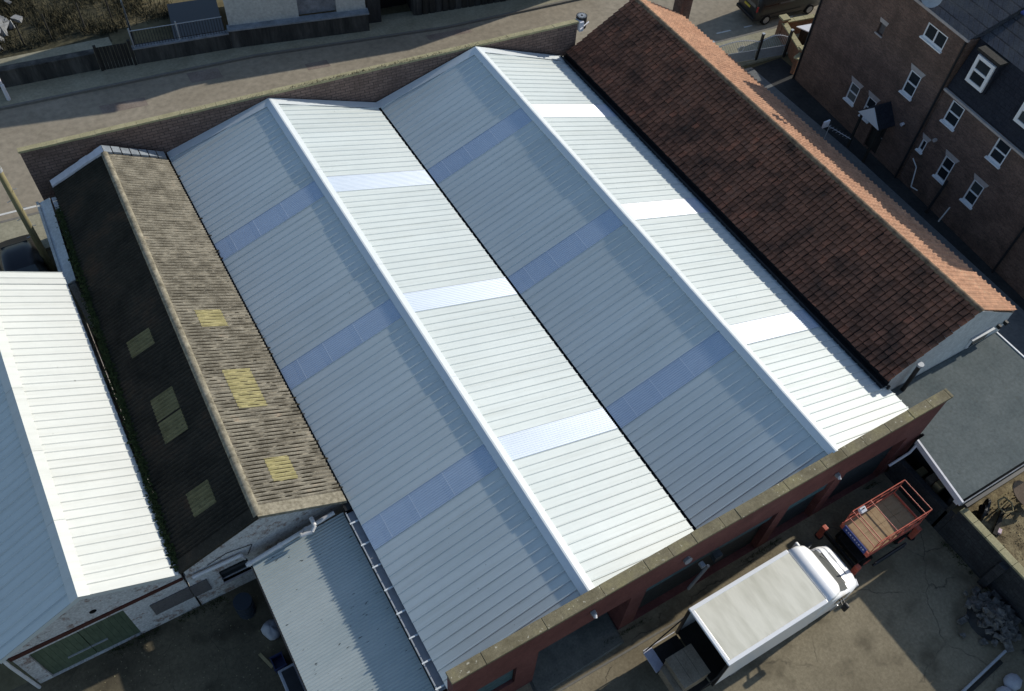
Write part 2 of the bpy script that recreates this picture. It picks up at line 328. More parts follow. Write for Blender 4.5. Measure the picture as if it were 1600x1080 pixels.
# ------------------------------------------------------------------ mesh helpers
class MB:
    def __init__(s):
        s.v = []; s.f = []
    def add(s, vs, fs):
        o = len(s.v)
        s.v += [tuple(p) for p in vs]
        s.f += [tuple(i + o for i in f) for f in fs]
        return s
    def box(s, x0, x1, y0, y1, z0, z1):
        return s.add([(x0, y0, z0), (x1, y0, z0), (x1, y1, z0), (x0, y1, z0), (x0, y0, z1), (x1, y0, z1), (x1, y1, z1), (x0, y1, z1)],
                     [(0, 3, 2, 1), (4, 5, 6, 7), (0, 1, 5, 4), (1, 2, 6, 5), (2, 3, 7, 6), (3, 0, 4, 7)])
    def hexa(s, p):
        """8 points, bottom ring then top ring (counter-clockwise from above)"""
        return s.add(p, [(0, 3, 2, 1), (4, 5, 6, 7), (0, 1, 5, 4), (1, 2, 6, 5), (2, 3, 7, 6), (3, 0, 4, 7)])
    def obox(s, c, d, R):
        hx, hy, hz = d[0] / 2, d[1] / 2, d[2] / 2
        c = Vector(c)
        pts = [c + R @ Vector(q) for q in ((-hx, -hy, -hz), (hx, -hy, -hz), (hx, hy, -hz), (-hx, hy, -hz), (-hx, -hy, hz), (hx, -hy, hz), (hx, hy, hz), (-hx, hy, hz))]
        return s.hexa(pts)
    def cyl(s, p0, p1, r, n=10, r2=None, caps=True):
        r2 = r if r2 is None else r2
        p0 = Vector(p0); p1 = Vector(p1)
        a = (p1 - p0).normalized()
        u = a.orthogonal().normalized(); w = a.cross(u)
        vs = []
        for p, rr in ((p0, r), (p1, r2)):
            for i in range(n):
                t = 2 * math.pi * i / n
                vs.append(p + u * math.cos(t) * rr + w * math.sin(t) * rr)
        fs = [(i, (i + 1) % n, n + (i + 1) % n, n + i) for i in range(n)]
        if caps:
            fs += [tuple(range(n - 1, -1, -1)), tuple(range(n, 2 * n))]
        return s.add(vs, fs)
    def tube(s, path, r, n=8):
        for a, b in zip(path[:-1], path[1:]):
            s.cyl(a, b, r, n)
        return s
    def prism(s, poly, z0, z1):
        """poly: xy list counter-clockwise; z0/z1 numbers"""
        n = len(poly)
        vs = [(x, y, z0) for x, y in poly] + [(x, y, z1) for x, y in poly]
        fs = [tuple(range(n - 1, -1, -1)), tuple(range(n, 2 * n))] + [(i, (i + 1) % n, n + (i + 1) % n, n + i) for i in range(n)]
        return s.add(vs, fs)
    def extr(s, poly3, d):
        """planar 3-D polygon pushed along vector d"""
        n = len(poly3); d = Vector(d)
        vs = [Vector(p) for p in poly3] + [Vector(p) + d for p in poly3]
        fs = [tuple(range(n - 1, -1, -1)), tuple(range(n, 2 * n))] + [(i, (i + 1) % n, n + (i + 1) % n, n + i) for i in range(n)]
        return s.add(vs, fs)
    def loft(s, rings, cap=True):
        n = len(rings[0])
        vs = [p for r in rings for p in r]
        fs = []
        for k in range(len(rings) - 1):
            for i in range(n):
                fs.append((k * n + i, k * n + (i + 1) % n, (k + 1) * n + (i + 1) % n, (k + 1) * n + i))
        if cap:
            fs.append(tuple(range(n - 1, -1, -1)))
            fs.append(tuple(range((len(rings) - 1) * n, len(rings) * n)))
        return s.add(vs, fs)
    def mesh(s, name, m, smooth=False):
        me = bpy.data.meshes.new(name)
        me.from_pydata(s.v, [], s.f)
        me.materials.append(m)
        if smooth:
            for p in me.polygons:
                p.use_smooth = True
        me.update()
        return me
    def build(s, name, m, parent=None, smooth=False, bevel=0.0, loc=None):
        if parent is not None:
            r = parent
            while r.parent is not None:
                r = r.parent
            if r.rotation_euler.z == 0.0 and r.type == 'EMPTY':
                L = r.location
                s.v = [(p[0] - L.x, p[1] - L.y, p[2] - L.z) for p in s.v]
        o = bpy.data.objects.new(name, s.mesh(name, m, smooth))
        COL.objects.link(o)
        o.parent = parent
        if loc:
            o.location = loc
        if bevel:
            b = o.modifiers.new('bevel', 'BEVEL'); b.width = bevel; b.segments = 2; b.limit_method = 'ANGLE'
        return o

def tag(o, label, cat, group=None):
    o['label'] = label; o['category'] = cat
    if group:
        o['group'] = group
    return o

def thing(name, label, cat, loc=(0, 0, 0), rz=0.0, group=None):
    o = bpy.data.objects.new(name, None)
    o.empty_display_size = 0.3
    COL.objects.link(o)
    o.location = loc
    o.rotation_euler = (0, 0, rz)
    return tag(o, label, cat, group)

def struct(name, mb, m):
    o = mb.build(name, m)
    o['kind'] = 'structure'
    return o

def stuff(o):
    o['kind'] = 'stuff'
    return o

def share(name, me, parent, loc, rot=None):
    o = bpy.data.objects.new(name, me)
    COL.objects.link(o)
    o.parent = parent
    L = parent.location if parent.rotation_euler.z == 0 else Vector((0, 0, 0))
    o.location = Vector(loc) - L
    if rot:
        o.rotation_euler = rot
    return o

def sheet(poly, z):
    b = MB(); b.add([(x, y, z) for x, y in poly], [tuple(range(len(poly)))])
    return b

def wall_holes(mb, s0, s1, z0, z1, holes, th, P):
    """wall with rectangular openings in local (s, depth, z); P maps to 3-D. Front at depth 0, back at depth th"""
    ss = sorted(set([s0, s1] + [h[0] for h in holes] + [h[1] for h in holes]))
    zs = sorted(set([z0, z1] + [h[2] for h in holes] + [h[3] for h in holes]))
    ins = lambda a, b: any(h[0] <= a and b <= h[1] for h in holes)
    for i in range(len(ss) - 1):
        for k in range(len(zs) - 1):
            a, b, c, d = ss[i], ss[i + 1], zs[k], zs[k + 1]
            if any(h[0] <= a + 1e-6 and b <= h[1] + 1e-6 and h[2] <= c + 1e-6 and d <= h[3] + 1e-6 for h in holes):
                continue
            mb.add([P(a, 0, c), P(b, 0, c), P(b, 0, d), P(a, 0, d)], [(0, 1, 2, 3)])
            mb.add([P(a, th, c), P(b, th, c), P(b, th, d), P(a, th, d)], [(3, 2, 1, 0)])
    for h in holes:
        a, b, c, d = h
        mb.add([P(a, 0, c), P(b, 0, c), P(b, 0, d), P(a, 0, d), P(a, th, c), P(b, th, c), P(b, th, d), P(a, th, d)],
               [(0, 4, 5, 1), (1, 5, 6, 2), (2, 6, 7, 3), (3, 7, 4, 0)])
    mb.add([P(s0, 0, z0), P(s1, 0, z0), P(s1, 0, z1), P(s0, 0, z1), P(s0, th, z0), P(s1, th, z0), P(s1, th, z1), P(s0, th, z1)],
           [(0, 1, 5, 4), (1, 2, 6, 5), (2, 3, 7, 6), (3, 0, 4, 7)])
    return mb

RX = lambda a: Matrix.Rotation(a, 3, 'X')
RY = lambda a: Matrix.Rotation(a, 3, 'Y')
RZ = lambda a: Matrix.Rotation(a, 3, 'Z')

# ================================================================== GROUND
struct('ground', sheet([(-300, -300), (300, -300), (300, 300), (-300, 300)], 0.0), MT['earth'])
struct('yard', sheet([(0.3, -40), (19.3, -40), (19.3, -20.1), (0.3, -20.1)], 0.004), MT['yard'])
struct('yard_beside_shed', sheet([(-30, -40), (0.3, -40), (0.3, -12.3), (-30, -12.3)], 0.006), MT['yard_old'])
KF = [(-60, 23.2), (-5.9, 16.73), (6.93, 15.19), (17.4, 12.93), (25.7, 12.0), (80, 5.6)]     # far kerb
KN = [(-60, 13.8), (-5.5, 8.6), (31.0, 4.9), (80, 0.2)]                                     # near kerb
struct('road', sheet(KN + KF[::-1], 0.004), MT['road'])
def strip_pav(name, line, off, z, m, kerbside):
    b = MB()
    for (x0, y0), (x1, y1) in zip(line[:-1], line[1:]):
        b.hexa([(x0, y0, 0), (x1, y1, 0), (x1, y1 + off, 0), (x0, y0 + off, 0), (x0, y0, z), (x1, y1, z), (x1, y1 + off, z), (x0, y0 + off, z)]
               if off > 0 else
               [(x0, y0 + off, 0), (x1, y1 + off, 0), (x1, y1, 0), (x0, y0, 0), (x0, y0 + off, z), (x1, y1 + off, z), (x1, y1, z), (x0, y0, z)])
    return struct(name, b, m)
strip_pav('far_kerb', KF, 0.14, 0.12, MT['kerb'], 1)
strip_pav('far_pavement', [(x, y + 0.14) for x, y in KF], 1.9, 0.115, MT['pave'], 1)
strip_pav('near_kerb', KN, -0.14, 0.12, MT['kerb'], -1)
strip_pav('near_pavement', [(x, y - 0.14) for x, y in KN], -2.3, 0.115, MT['pave'], -1)
for i, (x, w) in enumerate(((31.1, 0.95), (32.95, 0.55), (29.2, 0.95), (35.4, 0.95))):
    y = 5.62 - 0.13 * (x - 31.1)
    struct('road_marking', sheet([(x, y), (x + w, y - 0.125 * w), (x + w, y - 0.125 * w + 0.1), (x, y + 0.1)], 0.012), MT['line_white'])
struct('road_marking', sheet([(-12, 9.75), (-5.9, 9.1), (-5.9, 9.22), (-12, 9.87)], 0.012), MT['line_white'])
for (x, y, w, h) in ((3.2, 14.6, 1.6, 0.9), (-1.5, 14.2, 2.2, 0.7), (9.0, 12.9, 1.2, 0.6), (16.0, 12.4, 2.5, 0.5)):
    struct('road_patch', sheet([(x, y), (x + w, y - 0.15 * w), (x + w, y - 0.15 * w + h), (x, y + h)], 0.008), MT['road_patch'])
struct('alley', sheet([(26, -40), (33, -40), (33, 2.2), (26, 2.2)], 0.004), MT['alley'])
struct('footpath', sheet([(26.4, -22), (30.45, -22), (31.0, -6), (30.9, 2.3), (26.4, 2.3)], 0.010), MT['path_grey'])
struct('garden_ground', sheet([(19.4, -40), (40, -40), (40, -23.0), (19.4, -23.0)], 0.008), MT['garden'])
struct('verge', sheet([(-30, 21.6), (0.6, 19.9), (0.6, 40), (-30, 40)], 0.010), MT['grass'])
struct('lit_path', sheet([(-30, 22.7), (-5.1, 20.2), (0.5, 19.6), (0.5, 20.4), (-5.0, 20.95), (-30, 23.4)], 0.016), MT['pave'])

# ================================================================== WAREHOUSE
W1, H1, W2, H2, ZE = 9.496, 1.59, 9.90, 1.80, 3.2
XR1, XV, XR2, XE = W1 / 2, W1, W1 + W2 / 2, W1 + W2
yF = lambda x: 5.99 - 0.106 * x
def zroof(x):
    if x <= XR1: return ZE + H1 * x / XR1
    if x <= XV: return ZE + H1 * (XV - x) / (W1 / 2)
    if x <= XR2: return ZE + H2 * (x - XV) / (W2 / 2)
    return ZE + H2 * (XE - x) / (W2 / 2)
WH = thing('warehouse', 'large twin-gabled warehouse with pale grey ribbed metal roofs and red front wall', 'warehouse', (9.7, -7, 0))

def prof(cover=1.0, nrib=3, rw=0.036, rt=0.013, rh=0.036):
    """trapezoid rib profile over one sheet: list of (y, h)"""
    out = []
    p = cover / nrib
    for i in range(nrib):
        c = p * i + 0.0
        pts = [(c + 0.0 - rt, rh), (c + rt, rh), (c + rw, 0.0), (c + p - rw, 0.0)]
        out += pts
    out.append((cover - rt, rh - 0.001))
    return out

def prof_rl(pitch=1.0 / 12, amp=0.0095, per=8):
    """wavy clear-sheet profile over one metre"""
    n = int(1.0 / pitch) * per
    return [(i / n, 0.016 + amp * math.cos(2 * math.pi * (i / n) / pitch)) for i in range(n + 1)]

def slope_mesh(name, xa, xb, za, zb, m, pr, y0=None, cut=None, nseg=1, th=0.006):
    """ribbed sheet running from (xa,za) to (xb,zb); y origin 0 unless cut (then absolute y0)"""
    sl = (zb - za) / (xb - xa)
    nx, nz = -sl / math.hypot(1, sl), 1 / math.hypot(1, sl)
    mb = MB()
    rows = []
    for y, h in pr:
        a, b = xa, xb
        if cut is not None:
            xc = (5.99 - (y + y0)) / 0.106
            b2 = min(b, xc) if xb > xa else b
            a2 = min(a, xc)
            if xb > xa:
                if xc <= xa + 0.02: rows.append(None); continue
                b = b2
            else:
                if xc <= xb + 0.02: rows.append(None); continue
                a = a2
        zz = lambda x: za + (x - xa) * sl
        rows.append(((a + nx * h, y, zz(a) + nz * h), (b + nx * h, y, zz(b) + nz * h)))
    idx = []
    for r in rows:
        if r is None: idx.append(None); continue
        idx.append((len(mb.v), len(mb.v) + 1)); mb.v += list(r)
    flip = xb < xa
    for i in range(len(idx) - 1):
        if idx[i] is None or idx[i + 1] is None: continue
        a, b = idx[i]; c, d = idx[i + 1]
        mb.f.append((a, c, d, b) if flip else (a, b, d, c))
    if not mb.f: return None
    return mb.mesh(name, m, smooth=(pr is PRL))

SLOPES = [('west', 0.0, XR1 - 0.02, ZE, zroof(XR1 - 0.02), 0.0), ('east', XV - 0.055, XR1 + 0.02, zroof(XV - 0.055), zroof(XR1 + 0.02), 0.0),
          ('west', XV + 0.055, XR2 - 0.02, zroof(XV + 0.055), zroof(XR2 - 0.02), -0.06), ('east', XE, XR2 + 0.02, ZE, zroof(XR2 + 0.02), -0.06)]
PR, PRL = prof(), prof_rl()
for nm, xa, xb, za, zb, yo in SLOPES:
    full = slope_mesh('roof_sheet', xa, xb, za, zb, MT['sheet'], PR)
    rl = slope_mesh('rooflight_sheet', xa, xb, za, zb, MT['rooflight'], PRL)
    ymin = min(yF(xa), yF(xb))
    for k in range(-20, 6):
        y0 = k + yo
        if y0 + 1 <= ymin:
            islight = k in (-1, -8, -15)
            o = share('rooflight' if islight else 'roof_sheet', rl if islight else full, WH, (0, y0, 0))
            if islight and nm == 'west':
                # pale traces of the purlins seen through the sheet
                t = MB()
                sl = (zb - za) / (xb - xa)
                for fr in (0.14, 0.36, 0.62):
                    x = xa + (xb - xa) * fr; z = za + (zb - za) * fr
                    t.obox((x, 0.5, z + 0.0275), (0.022, 0.94, 0.002), RY(-math.atan(sl)))
                q = bpy.data.objects.new('purlin_trace', t.mesh('purlin_trace', MT['rl_line'])); COL.objects.link(q); q.parent = o
                q['kind'] = 'stuff'
        else:
            me = slope_mesh('roof_sheet', xa, xb, za, zb, MT['sheet'], [(p[0], p[1]) for p in PR], y0=y0, cut=True)
            if me: share('roof_sheet', me, WH, (0, y0, 0))
# ridge caps
for xr, lab in ((XR1, 1), (XR2, 2)):
    z = zroof(xr)
    for i in range(9):
        ya = -20.0 + i * 2.92
        yb = min(ya + 2.99, yF(xr) - 0.02)
        c = MB(); w = 0.25
        zl, zr2 = zroof(xr - w), zroof(xr + w)
        h = 0.060 + 0.009 * (i % 2)
        pts = [(xr - w, zl + 0.036), (xr - w, zl + h), (xr - 0.03, z + h + 0.015), (xr + 0.03, z + h + 0.015), (xr + w, zr2 + h), (xr + w, zr2 + 0.036)]
        c.extr([(a, ya, b) for a, b in pts][::-1], (0, yb - ya, 0))
        c.build('ridge_cap', MT['flash'], WH)
# valley gutter
g = MB()
g.hexa([(XV - 0.13, -20, ZE - 0.12), (XV + 0.13, -20, ZE - 0.12), (XV + 0.13, yF(XV), ZE - 0.12), (XV - 0.13, yF(XV), ZE - 0.12),
        (XV - 0.13, -20, ZE - 0.06), (XV + 0.13, -20, ZE - 0.06), (XV + 0.13, yF(XV), ZE - 0.06), (XV - 0.13, yF(XV), ZE - 0.06)])
g.build('valley_gutter', MT['gutter_dark'], WH)
# verge flashings along the far gable (skewed)
xs = [(0.0, XR1), (XR1, XV), (XV, XR2), (XR2, XE)]
for a, b in xs:
    f = MB()
    za, zb = zroof(a), zroof(b)
    y0a, y0b = yF(a), yF(b)
    f.hexa([(a, y0a - 0.34, za + 0.03), (b, y0b - 0.34, zb + 0.03), (b, y0b + 0.06, zb + 0.03), (a, y0a + 0.06, za + 0.03),
            (a, y0a - 0.34, za + 0.05), (b, y0b - 0.34, zb + 0.05), (b, y0b + 0.06, zb + 0.075), (a, y0a + 0.06, za + 0.075)])
    f.build('verge_flashing', MT['flash'], WH)
# side walls
s = MB(); s.box(0.1, 0.35, -19.9, 5.7, 0, ZE - 0.1); s.build('side_wall', MT['brick_wall'], WH)
s = MB(); s.box(XE - 0.35, XE - 0.1, -19.9, 3.7, 0, ZE - 0.1); s.build('side_wall', MT['brick_wall'], WH)
# front wall with openings
FY = -20.28
OPEN = [(0.55, 2.2, 1.2, 2.7), (2.95, 6.4, 0.03, 3.0), (7.0, 12.5, 0.03, 3.0), (13.0, 15.1, 0.03, 3.0), (15.6, 18.6, 0.03, 3.0)]
s = MB()
wall_holes(s, 0.0, 19.6, 0.0, 4.9, OPEN, 0.33, lambda a, d, z: (a, FY + d, z))
s.build('front_wall', MT['red_paint'], WH)
def shutter(x0, x1, z0, z1, y, m, name, n):
    root = None
    h = (z1 - z0) / n
    for i in range(n):
        b = MB(); za = z0 + i * h
        b.box(x0, x1, y, y + 0.03, za + 0.004, za + h - 0.004)
        b.box(x0, x1, y + 0.012, y + 0.04, za + h - 0.006, za + h + 0.006)
        o = b.build(name if root is None else 'slat', m, WH if root is None else root)
        if root is None: root = o
shutter(0.57, 2.18, 1.22, 2.68, FY + 0.12, MT['teal'], 'window_board', 4)
shutter(7.02, 12.48, 2.30, 2.98, FY + 0.10, MT['teal'], 'shutter_housing', 3)
shutter(7.02, 12.48, 0.05, 2.30, FY + 0.26, MT['dark_shutter'], 'roller_shutter', 14)
shutter(13.02, 15.08, 2.10, 2.98, FY + 0.12, MT['teal'], 'shutter_housing', 3)
shutter(13.02, 15.08, 0.05, 2.10, FY + 0.26, MT['dark_shutter'], 'roller_shutter', 13)
shutter(15.62, 18.58, 0.05, 2.98, FY + 0.2, MT['dark_shutter'], 'roller_shutter', 16)
b = MB(); b.box(2.9, 6.45, FY + 0.9, FY + 1.0, 0.0, 3.1); b.build('loading_door', MT['dark_shutter'], WH)
for xr_ in (2.9, 6.4):
    b = MB(); b.box(xr_, xr_ + 0.05, FY + 0.34, FY + 0.89, 0.0, 3.1); b.build('door_reveal', MT['red_paint'], WH)
# coping stones of the front parapet
x = -0.06
random.seed(3)
while x < 19.6:
    w = random.choice((0.62, 1.1, 1.6, 0.9, 2.0))
    x2 = min(x + w, 19.68)
    c = MB(); j = random.uniform(-0.008, 0.008)
    dy = -0.016 * x / 1.0 * 0.5
    c.box(x + 0.005, x2 - 0.005, -20.34 + j, -19.96 + j, 4.9, 5.03 + random.uniform(-0.01, 0.008))
    c.build('coping_stone', MT['stone_cope'], WH, bevel=0.012)
    x = x2
# bulkhead lamps, pipe and sign arm on the front wall
for lx, lz in ((4.75, 4.05), (14.84, 3.65)):
    b = MB(); b.box(lx - 0.08, lx + 0.08, FY - 0.14, FY - 0.005, lz - 0.07, lz + 0.05)
    o = b.build('wall_lamp', MT['block_grey'], WH, bevel=0.015)
    b = MB(); b.cyl((lx - 0.02, FY - 0.22, lz - 0.06), (lx + 0.02, FY - 0.12, lz - 0.01), 0.06, 10)
    b.build('lens', MT['clear_lamp'], o)
b = MB(); b.cyl((8.35, FY - 0.005, 3.85), (8.35, FY - 0.12, 3.87), 0.13, 16, 0.15); o = b.build('round_floodlight', MT['block_grey'], WH)
b = MB(); b.box(9.2, 9.36, FY - 0.2, FY - 0.005, 2.4, 2.55); b.build('camera_bracket', MT['galv'], WH, bevel=0.01)
b = MB(); b.cyl((9.70, FY - 0.10, 1.92), (9.25, FY - 0.10, 0.42), 0.06, 10); b.build('angled_vent_pipe', MT['galv'], WH)
b = MB(); b.box(9.65, 9.95, FY - 0.25, FY - 0.005, 2.55, 2.85); b.build('vent_box', MT['dark_shutter'], WH)
# west gutter with brackets
b = MB()
b.box(-0.27, -0.23, -19.85, -13.3, 2.98, 3.12); b.box(-0.23, 0.06, -19.85, -13.3, 2.98, 3.0)
b.build('eaves_gutter', MT['galv'], WH)
for i in range(8):
    y = -13.75 - i * 0.86
    b = MB(); b.box(-0.30, 0.02, y - 0.025, y + 0.025, 3.125, 3.15); b.build('gutter_bracket', MT['flash'], WH)
# ramp in front of the loading door
b = MB()
b.hexa([(2.75, -20.85, 0.0), (6.35, -20.75, 0.0), (6.38, -19.45, 0.0), (2.97, -19.45, 0.0), (2.9, -20.8, 0.05), (6.25, -20.7, 0.05), (6.38, -19.45, 0.14), (2.97, -19.45, 0.14)])
struct('loading_ramp', b, MT['ramp'])
b = MB(); b.hexa([(0.4, -21.0, 0.005), (14.5, -21.15, 0.005), (14.5, -21.08, 0.005), (0.4, -20.93, 0.005), (0.4, -21.0, 0.03), (14.5, -21.15, 0.03), (14.5, -21.08, 0.03), (0.4, -20.93, 0.03)])
struct('drain_strip', b, MT['kerb'])

wd = MB()
random.seed(91)
for i in range(2600):
    k = random.random()
    if k < 0.45: x, y = random.uniform(0.6, 18.6), -20.42 + abs(random.gauss(0, 0.06)) * -1
    elif k < 0.7: x, y = 18.9 - abs(random.gauss(0, 0.08)), random.uniform(-31, -23.3)
    else: x, y = random.uniform(-10.6, -3.9), -12.62 - abs(random.gauss(0, 0.12))
    if math.sin(x * 2.1) + math.sin(y * 3.3 + x) < 0.2: continue
    a = random.uniform(0, 6.28); h = random.uniform(0.04, 0.2); w = random.uniform(0.006, 0.016)
    d = Vector((math.cos(a), math.sin(a), 0)) * w; p = Vector((x, y, 0.006)); t = p + Vector((random.gauss(0, .06), random.gauss(0, .06), h))
    wd.add([p - d, p + d, t], [(0, 1, 2)])
o = wd.build('yard_weeds', MT['moss']); tag(o, 'small weeds growing along the foot of the yard walls', 'weeds'); stuff(o)

# ================================================================== STREET BOUNDARY WALL (far)
SW = thing('street_wall', 'long brown brick wall with pale stone coping between the roofs and the street', 'wall', (7, 5.4, 0))
wl = lambda x: 6.06 - 0.1 * x
b = MB()
b.hexa([(-5.35, wl(-5.35), 0), (19.85, wl(19.85), 0), (19.85, wl(19.85) + 0.25, 0), (-5.35, wl(-5.35) + 0.25, 0),
        (-5.35, wl(-5.35), 4.95), (19.85, wl(19.85), 4.95), (19.85, wl(19.85) + 0.25, 4.95), (-5.35, wl(-5.35) + 0.25, 4.95)])
b.build('brickwork', MT['brick_wall'], SW)
x = -5.4
random.seed(6)
while x < 19.88:
    x2 = min(x + random.choice((0.45, 0.6, 0.9)), 19.9)
    c = MB(); dz = random.uniform(-0.006, 0.006); e = 0.003; dy = random.uniform(-0.008, 0.008)
    c.hexa([(x + e, wl(x) - 0.02 + dy, 4.95), (x2 - e, wl(x2) - 0.02 + dy, 4.95), (x2 - e, wl(x2) + 0.27, 4.95), (x + e, wl(x) + 0.27, 4.95),
            (x + e, wl(x) - 0.02 + dy, 5.05 + dz), (x2 - e, wl(x2) - 0.02 + dy, 5.05 + dz), (x2 - e, wl(x2) + 0.27, 5.03 + dz), (x + e, wl(x) + 0.27, 5.03 + dz)])
    c.build('coping_stone', MT['stone_pale'], SW, bevel=0.008)
    x = x2
# tufts of weeds along the coping
tf = MB()
random.seed(11)
for i in range(420):
    x = random.gauss(9.5, 3.2); x = min(max(x, 1), 18.5)
    y = wl(x) - 0.02 + random.uniform(-0.02, 0.12); z = 5.04
    a = random.uniform(0, 6.28); h = random.uniform(0.03, 0.14); w = 0.012
    d = Vector((math.cos(a), math.sin(a), 0))
    p = Vector((x, y, z)); t = p + Vector((random.uniform(-.05, .05), random.uniform(-.05, .05), h))
    tf.add([p - d * w, p + d * w, t], [(0, 1, 2)])
stuff(tf.build('weeds', MT['grass'], SW))

# ================================================================== OLD SHED (corrugated cement sheets)
SH = thing('cement_roofed_shed', 'old shed with lichened corrugated cement roof and yellowed skylights', 'shed', (-2.8, -4, 0))
def lerp(a, b, t): return tuple(a[i] + (b[i] - a[i]) * t for i in range(3))
RN, RF = (-2.82, -12.8, 4.55), (-2.40, 5.6, 4.55)
EN, EF = (-0.08, -12.98, 3.30), (-0.10, 5.55, 3.33)
LN, LF = (-5.58, -12.75, 3.3), (-4.78, 6.0, 3.3)
def corr(name, r0, r1, e0, e1, pitch, amp, m, parent, t0=0.0, t1=1.0, u0=0.0, u1=1.0, lift=0.0, nu=3, per=6, jit=0.0):
    """corrugated surface between ridge line r0-r1 and eave line e0-e1 (waves run down the slope)"""
    L = (Vector(r1) - Vector(r0)).length
    n = max(4, int(L * (t1 - t0) / pitch * per))
    nrm = (Vector(r1) - Vector(r0)).cross(Vector(e0) - Vector(r0)).normalized()
    if nrm.z < 0: nrm = -nrm
    mb = MB()
    for i in range(n + 1):
        t = t0 + (t1 - t0) * i / n
        a = Vector(lerp(r0, r1, t)); e = Vector(lerp(e0, e1, t))
        h = amp * math.cos(2 * math.pi * t * L / pitch) + lift
        for k in range(nu + 1):
            u = u0 + (u1 - u0) * k / nu
            p = a + (e - a) * u + nrm * (h + (random.uniform(-jit, jit) if jit else 0))
            mb.v.append(tuple(p))
    for i in range(n):
        for k in range(nu):
            q = i * (nu + 1) + k
            mb.f.append((q, q + 1, q + nu + 2, q + nu + 1))
    return mb.build(name, m, parent, smooth=True)
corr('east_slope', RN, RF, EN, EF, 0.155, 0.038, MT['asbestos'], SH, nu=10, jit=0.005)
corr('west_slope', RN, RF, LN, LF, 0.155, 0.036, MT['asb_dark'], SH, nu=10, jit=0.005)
LEN = 18.4
for ya, yb, u0, u1 in ((-4.60, -3.70, 0.30, 0.645), (-7.60, -6.72, 0.30, 0.65), (-8.50, -7.64, 0.30, 0.65), (-11.64, -10.68, 0.32, 0.60)):
    t0 = (ya + 12.8) / LEN; t1 = (yb + 12.8) / LEN
    corr('skylight_sheet', RN, RF, EN, EF, 0.155, 0.034, MT['grp_yellow'], SH, t0, t1, u0, u1, lift=0.012)
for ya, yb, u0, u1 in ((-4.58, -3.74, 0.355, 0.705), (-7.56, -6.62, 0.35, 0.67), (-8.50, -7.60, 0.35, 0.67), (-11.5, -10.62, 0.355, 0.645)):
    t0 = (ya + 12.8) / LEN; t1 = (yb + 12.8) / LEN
    corr('skylight_sheet', RN, RF, LN, LF, 0.155, 0.030, MT['grp_shaded'], SH, t0, t1, u0, u1, lift=0.012)
# near-black strips lying in the troughs of the east slope
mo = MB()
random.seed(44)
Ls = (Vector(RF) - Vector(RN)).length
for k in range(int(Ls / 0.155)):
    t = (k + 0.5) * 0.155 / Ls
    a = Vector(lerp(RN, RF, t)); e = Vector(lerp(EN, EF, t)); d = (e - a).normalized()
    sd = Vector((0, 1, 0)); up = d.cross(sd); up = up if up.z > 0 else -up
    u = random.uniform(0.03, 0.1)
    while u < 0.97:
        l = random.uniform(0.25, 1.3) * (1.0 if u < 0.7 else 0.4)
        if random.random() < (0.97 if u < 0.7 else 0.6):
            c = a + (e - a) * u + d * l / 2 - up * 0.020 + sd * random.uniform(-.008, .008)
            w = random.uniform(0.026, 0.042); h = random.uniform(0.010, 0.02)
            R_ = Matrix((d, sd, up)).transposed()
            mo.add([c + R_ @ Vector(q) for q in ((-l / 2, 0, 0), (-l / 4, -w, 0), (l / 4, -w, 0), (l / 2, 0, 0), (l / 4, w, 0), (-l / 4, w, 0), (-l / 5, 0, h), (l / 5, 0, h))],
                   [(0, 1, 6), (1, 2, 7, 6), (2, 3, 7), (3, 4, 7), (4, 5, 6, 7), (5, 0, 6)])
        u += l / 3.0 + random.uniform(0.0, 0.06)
stuff(mo.build('trough_strip', MT['trough_strip'], SH))
# rounded ridge pieces
nrd = 16
for i in range(nrd):
    a = lerp(RN, RF, i / nrd); c = lerp(RN, RF, (i + 1) / nrd)
    rr = MB()
    rings = []
    for p in (a, c):
        ring = []
        for k in range(9):
            t = -0.35 + k * (math.pi + 0.7) / 8
            ring.append((p[0] + 0.14 * math.cos(t), p[1], p[2] - 0.02 + 0.115 * math.sin(t) + (0.01 if p is c else 0)))
        rings.append(ring)
    rr.loft(rings)
    rr.build('ridge_piece', MT['asb_ridge'], SH, smooth=True)
# verge strips at the near gable
for (a, e, m) in ((RN, EN, 'asb_ridge'), (RN, LN, 'asb_dark')):
    v = MB(); A = Vector(a); E_ = Vector(e)
    up = Vector((0, 0, 0.07)); o1 = Vector((0, -0.06, 0)); o2 = Vector((0, 0.36, 0))
    v.hexa([A + o1 + Vector((0, 0, -0.08)), E_ + o1 + Vector((0, 0, -0.08)), E_ + o2, A + o2, A + o1 + up, E_ + o1 + up, E_ + o2 + up * 0.9, A + o2 + up * 0.9])
    v.build('verge_strip', MT[m], SH)
# pale flashing strips at the far gable
for (a, e) in ((RF, EF), (RF, LF)):
    v = MB(); A = Vector(a); E_ = Vector(e)
    n = 7
    for i in range(n):
        gp = 0.008 if e == EF else -0.001
        p = A + (E_ - A) * (i / n + gp); q = A + (E_ - A) * ((i + 1) / n - gp)
        dz = random.uniform(0, 0.02); up = Vector((0, 0, 0.1 + dz))
        o1 = Vector((0, 0.02 + random.uniform(-.03, .03), 0)); o2 = Vector((0, 0.32, 0))
        v.hexa([p + o1, q + o1, q + o2, p + o2, p + o1 + up, q + o1 + up, q + o2 + up * 1.6, p + o2 + up * 1.6])
    v.build('verge_flashing', MT['plinth_top'] if e == EF else MT['fascia'], SH)
# dark gutter between shed and warehouse
b = MB(); b.hexa([(-0.24, -13.25, 3.05), (0.10, -13.25, 3.05), (0.08, 5.4, 3.05), (-0.26, 5.4, 3.05), (-0.24, -13.25, 3.13), (0.10, -13.25, 3.13), (0.08, 5.4, 3.13), (-0.26, 5.4, 3.13)])
b.build('box_gutter', MT['gutter_dark'], SH)
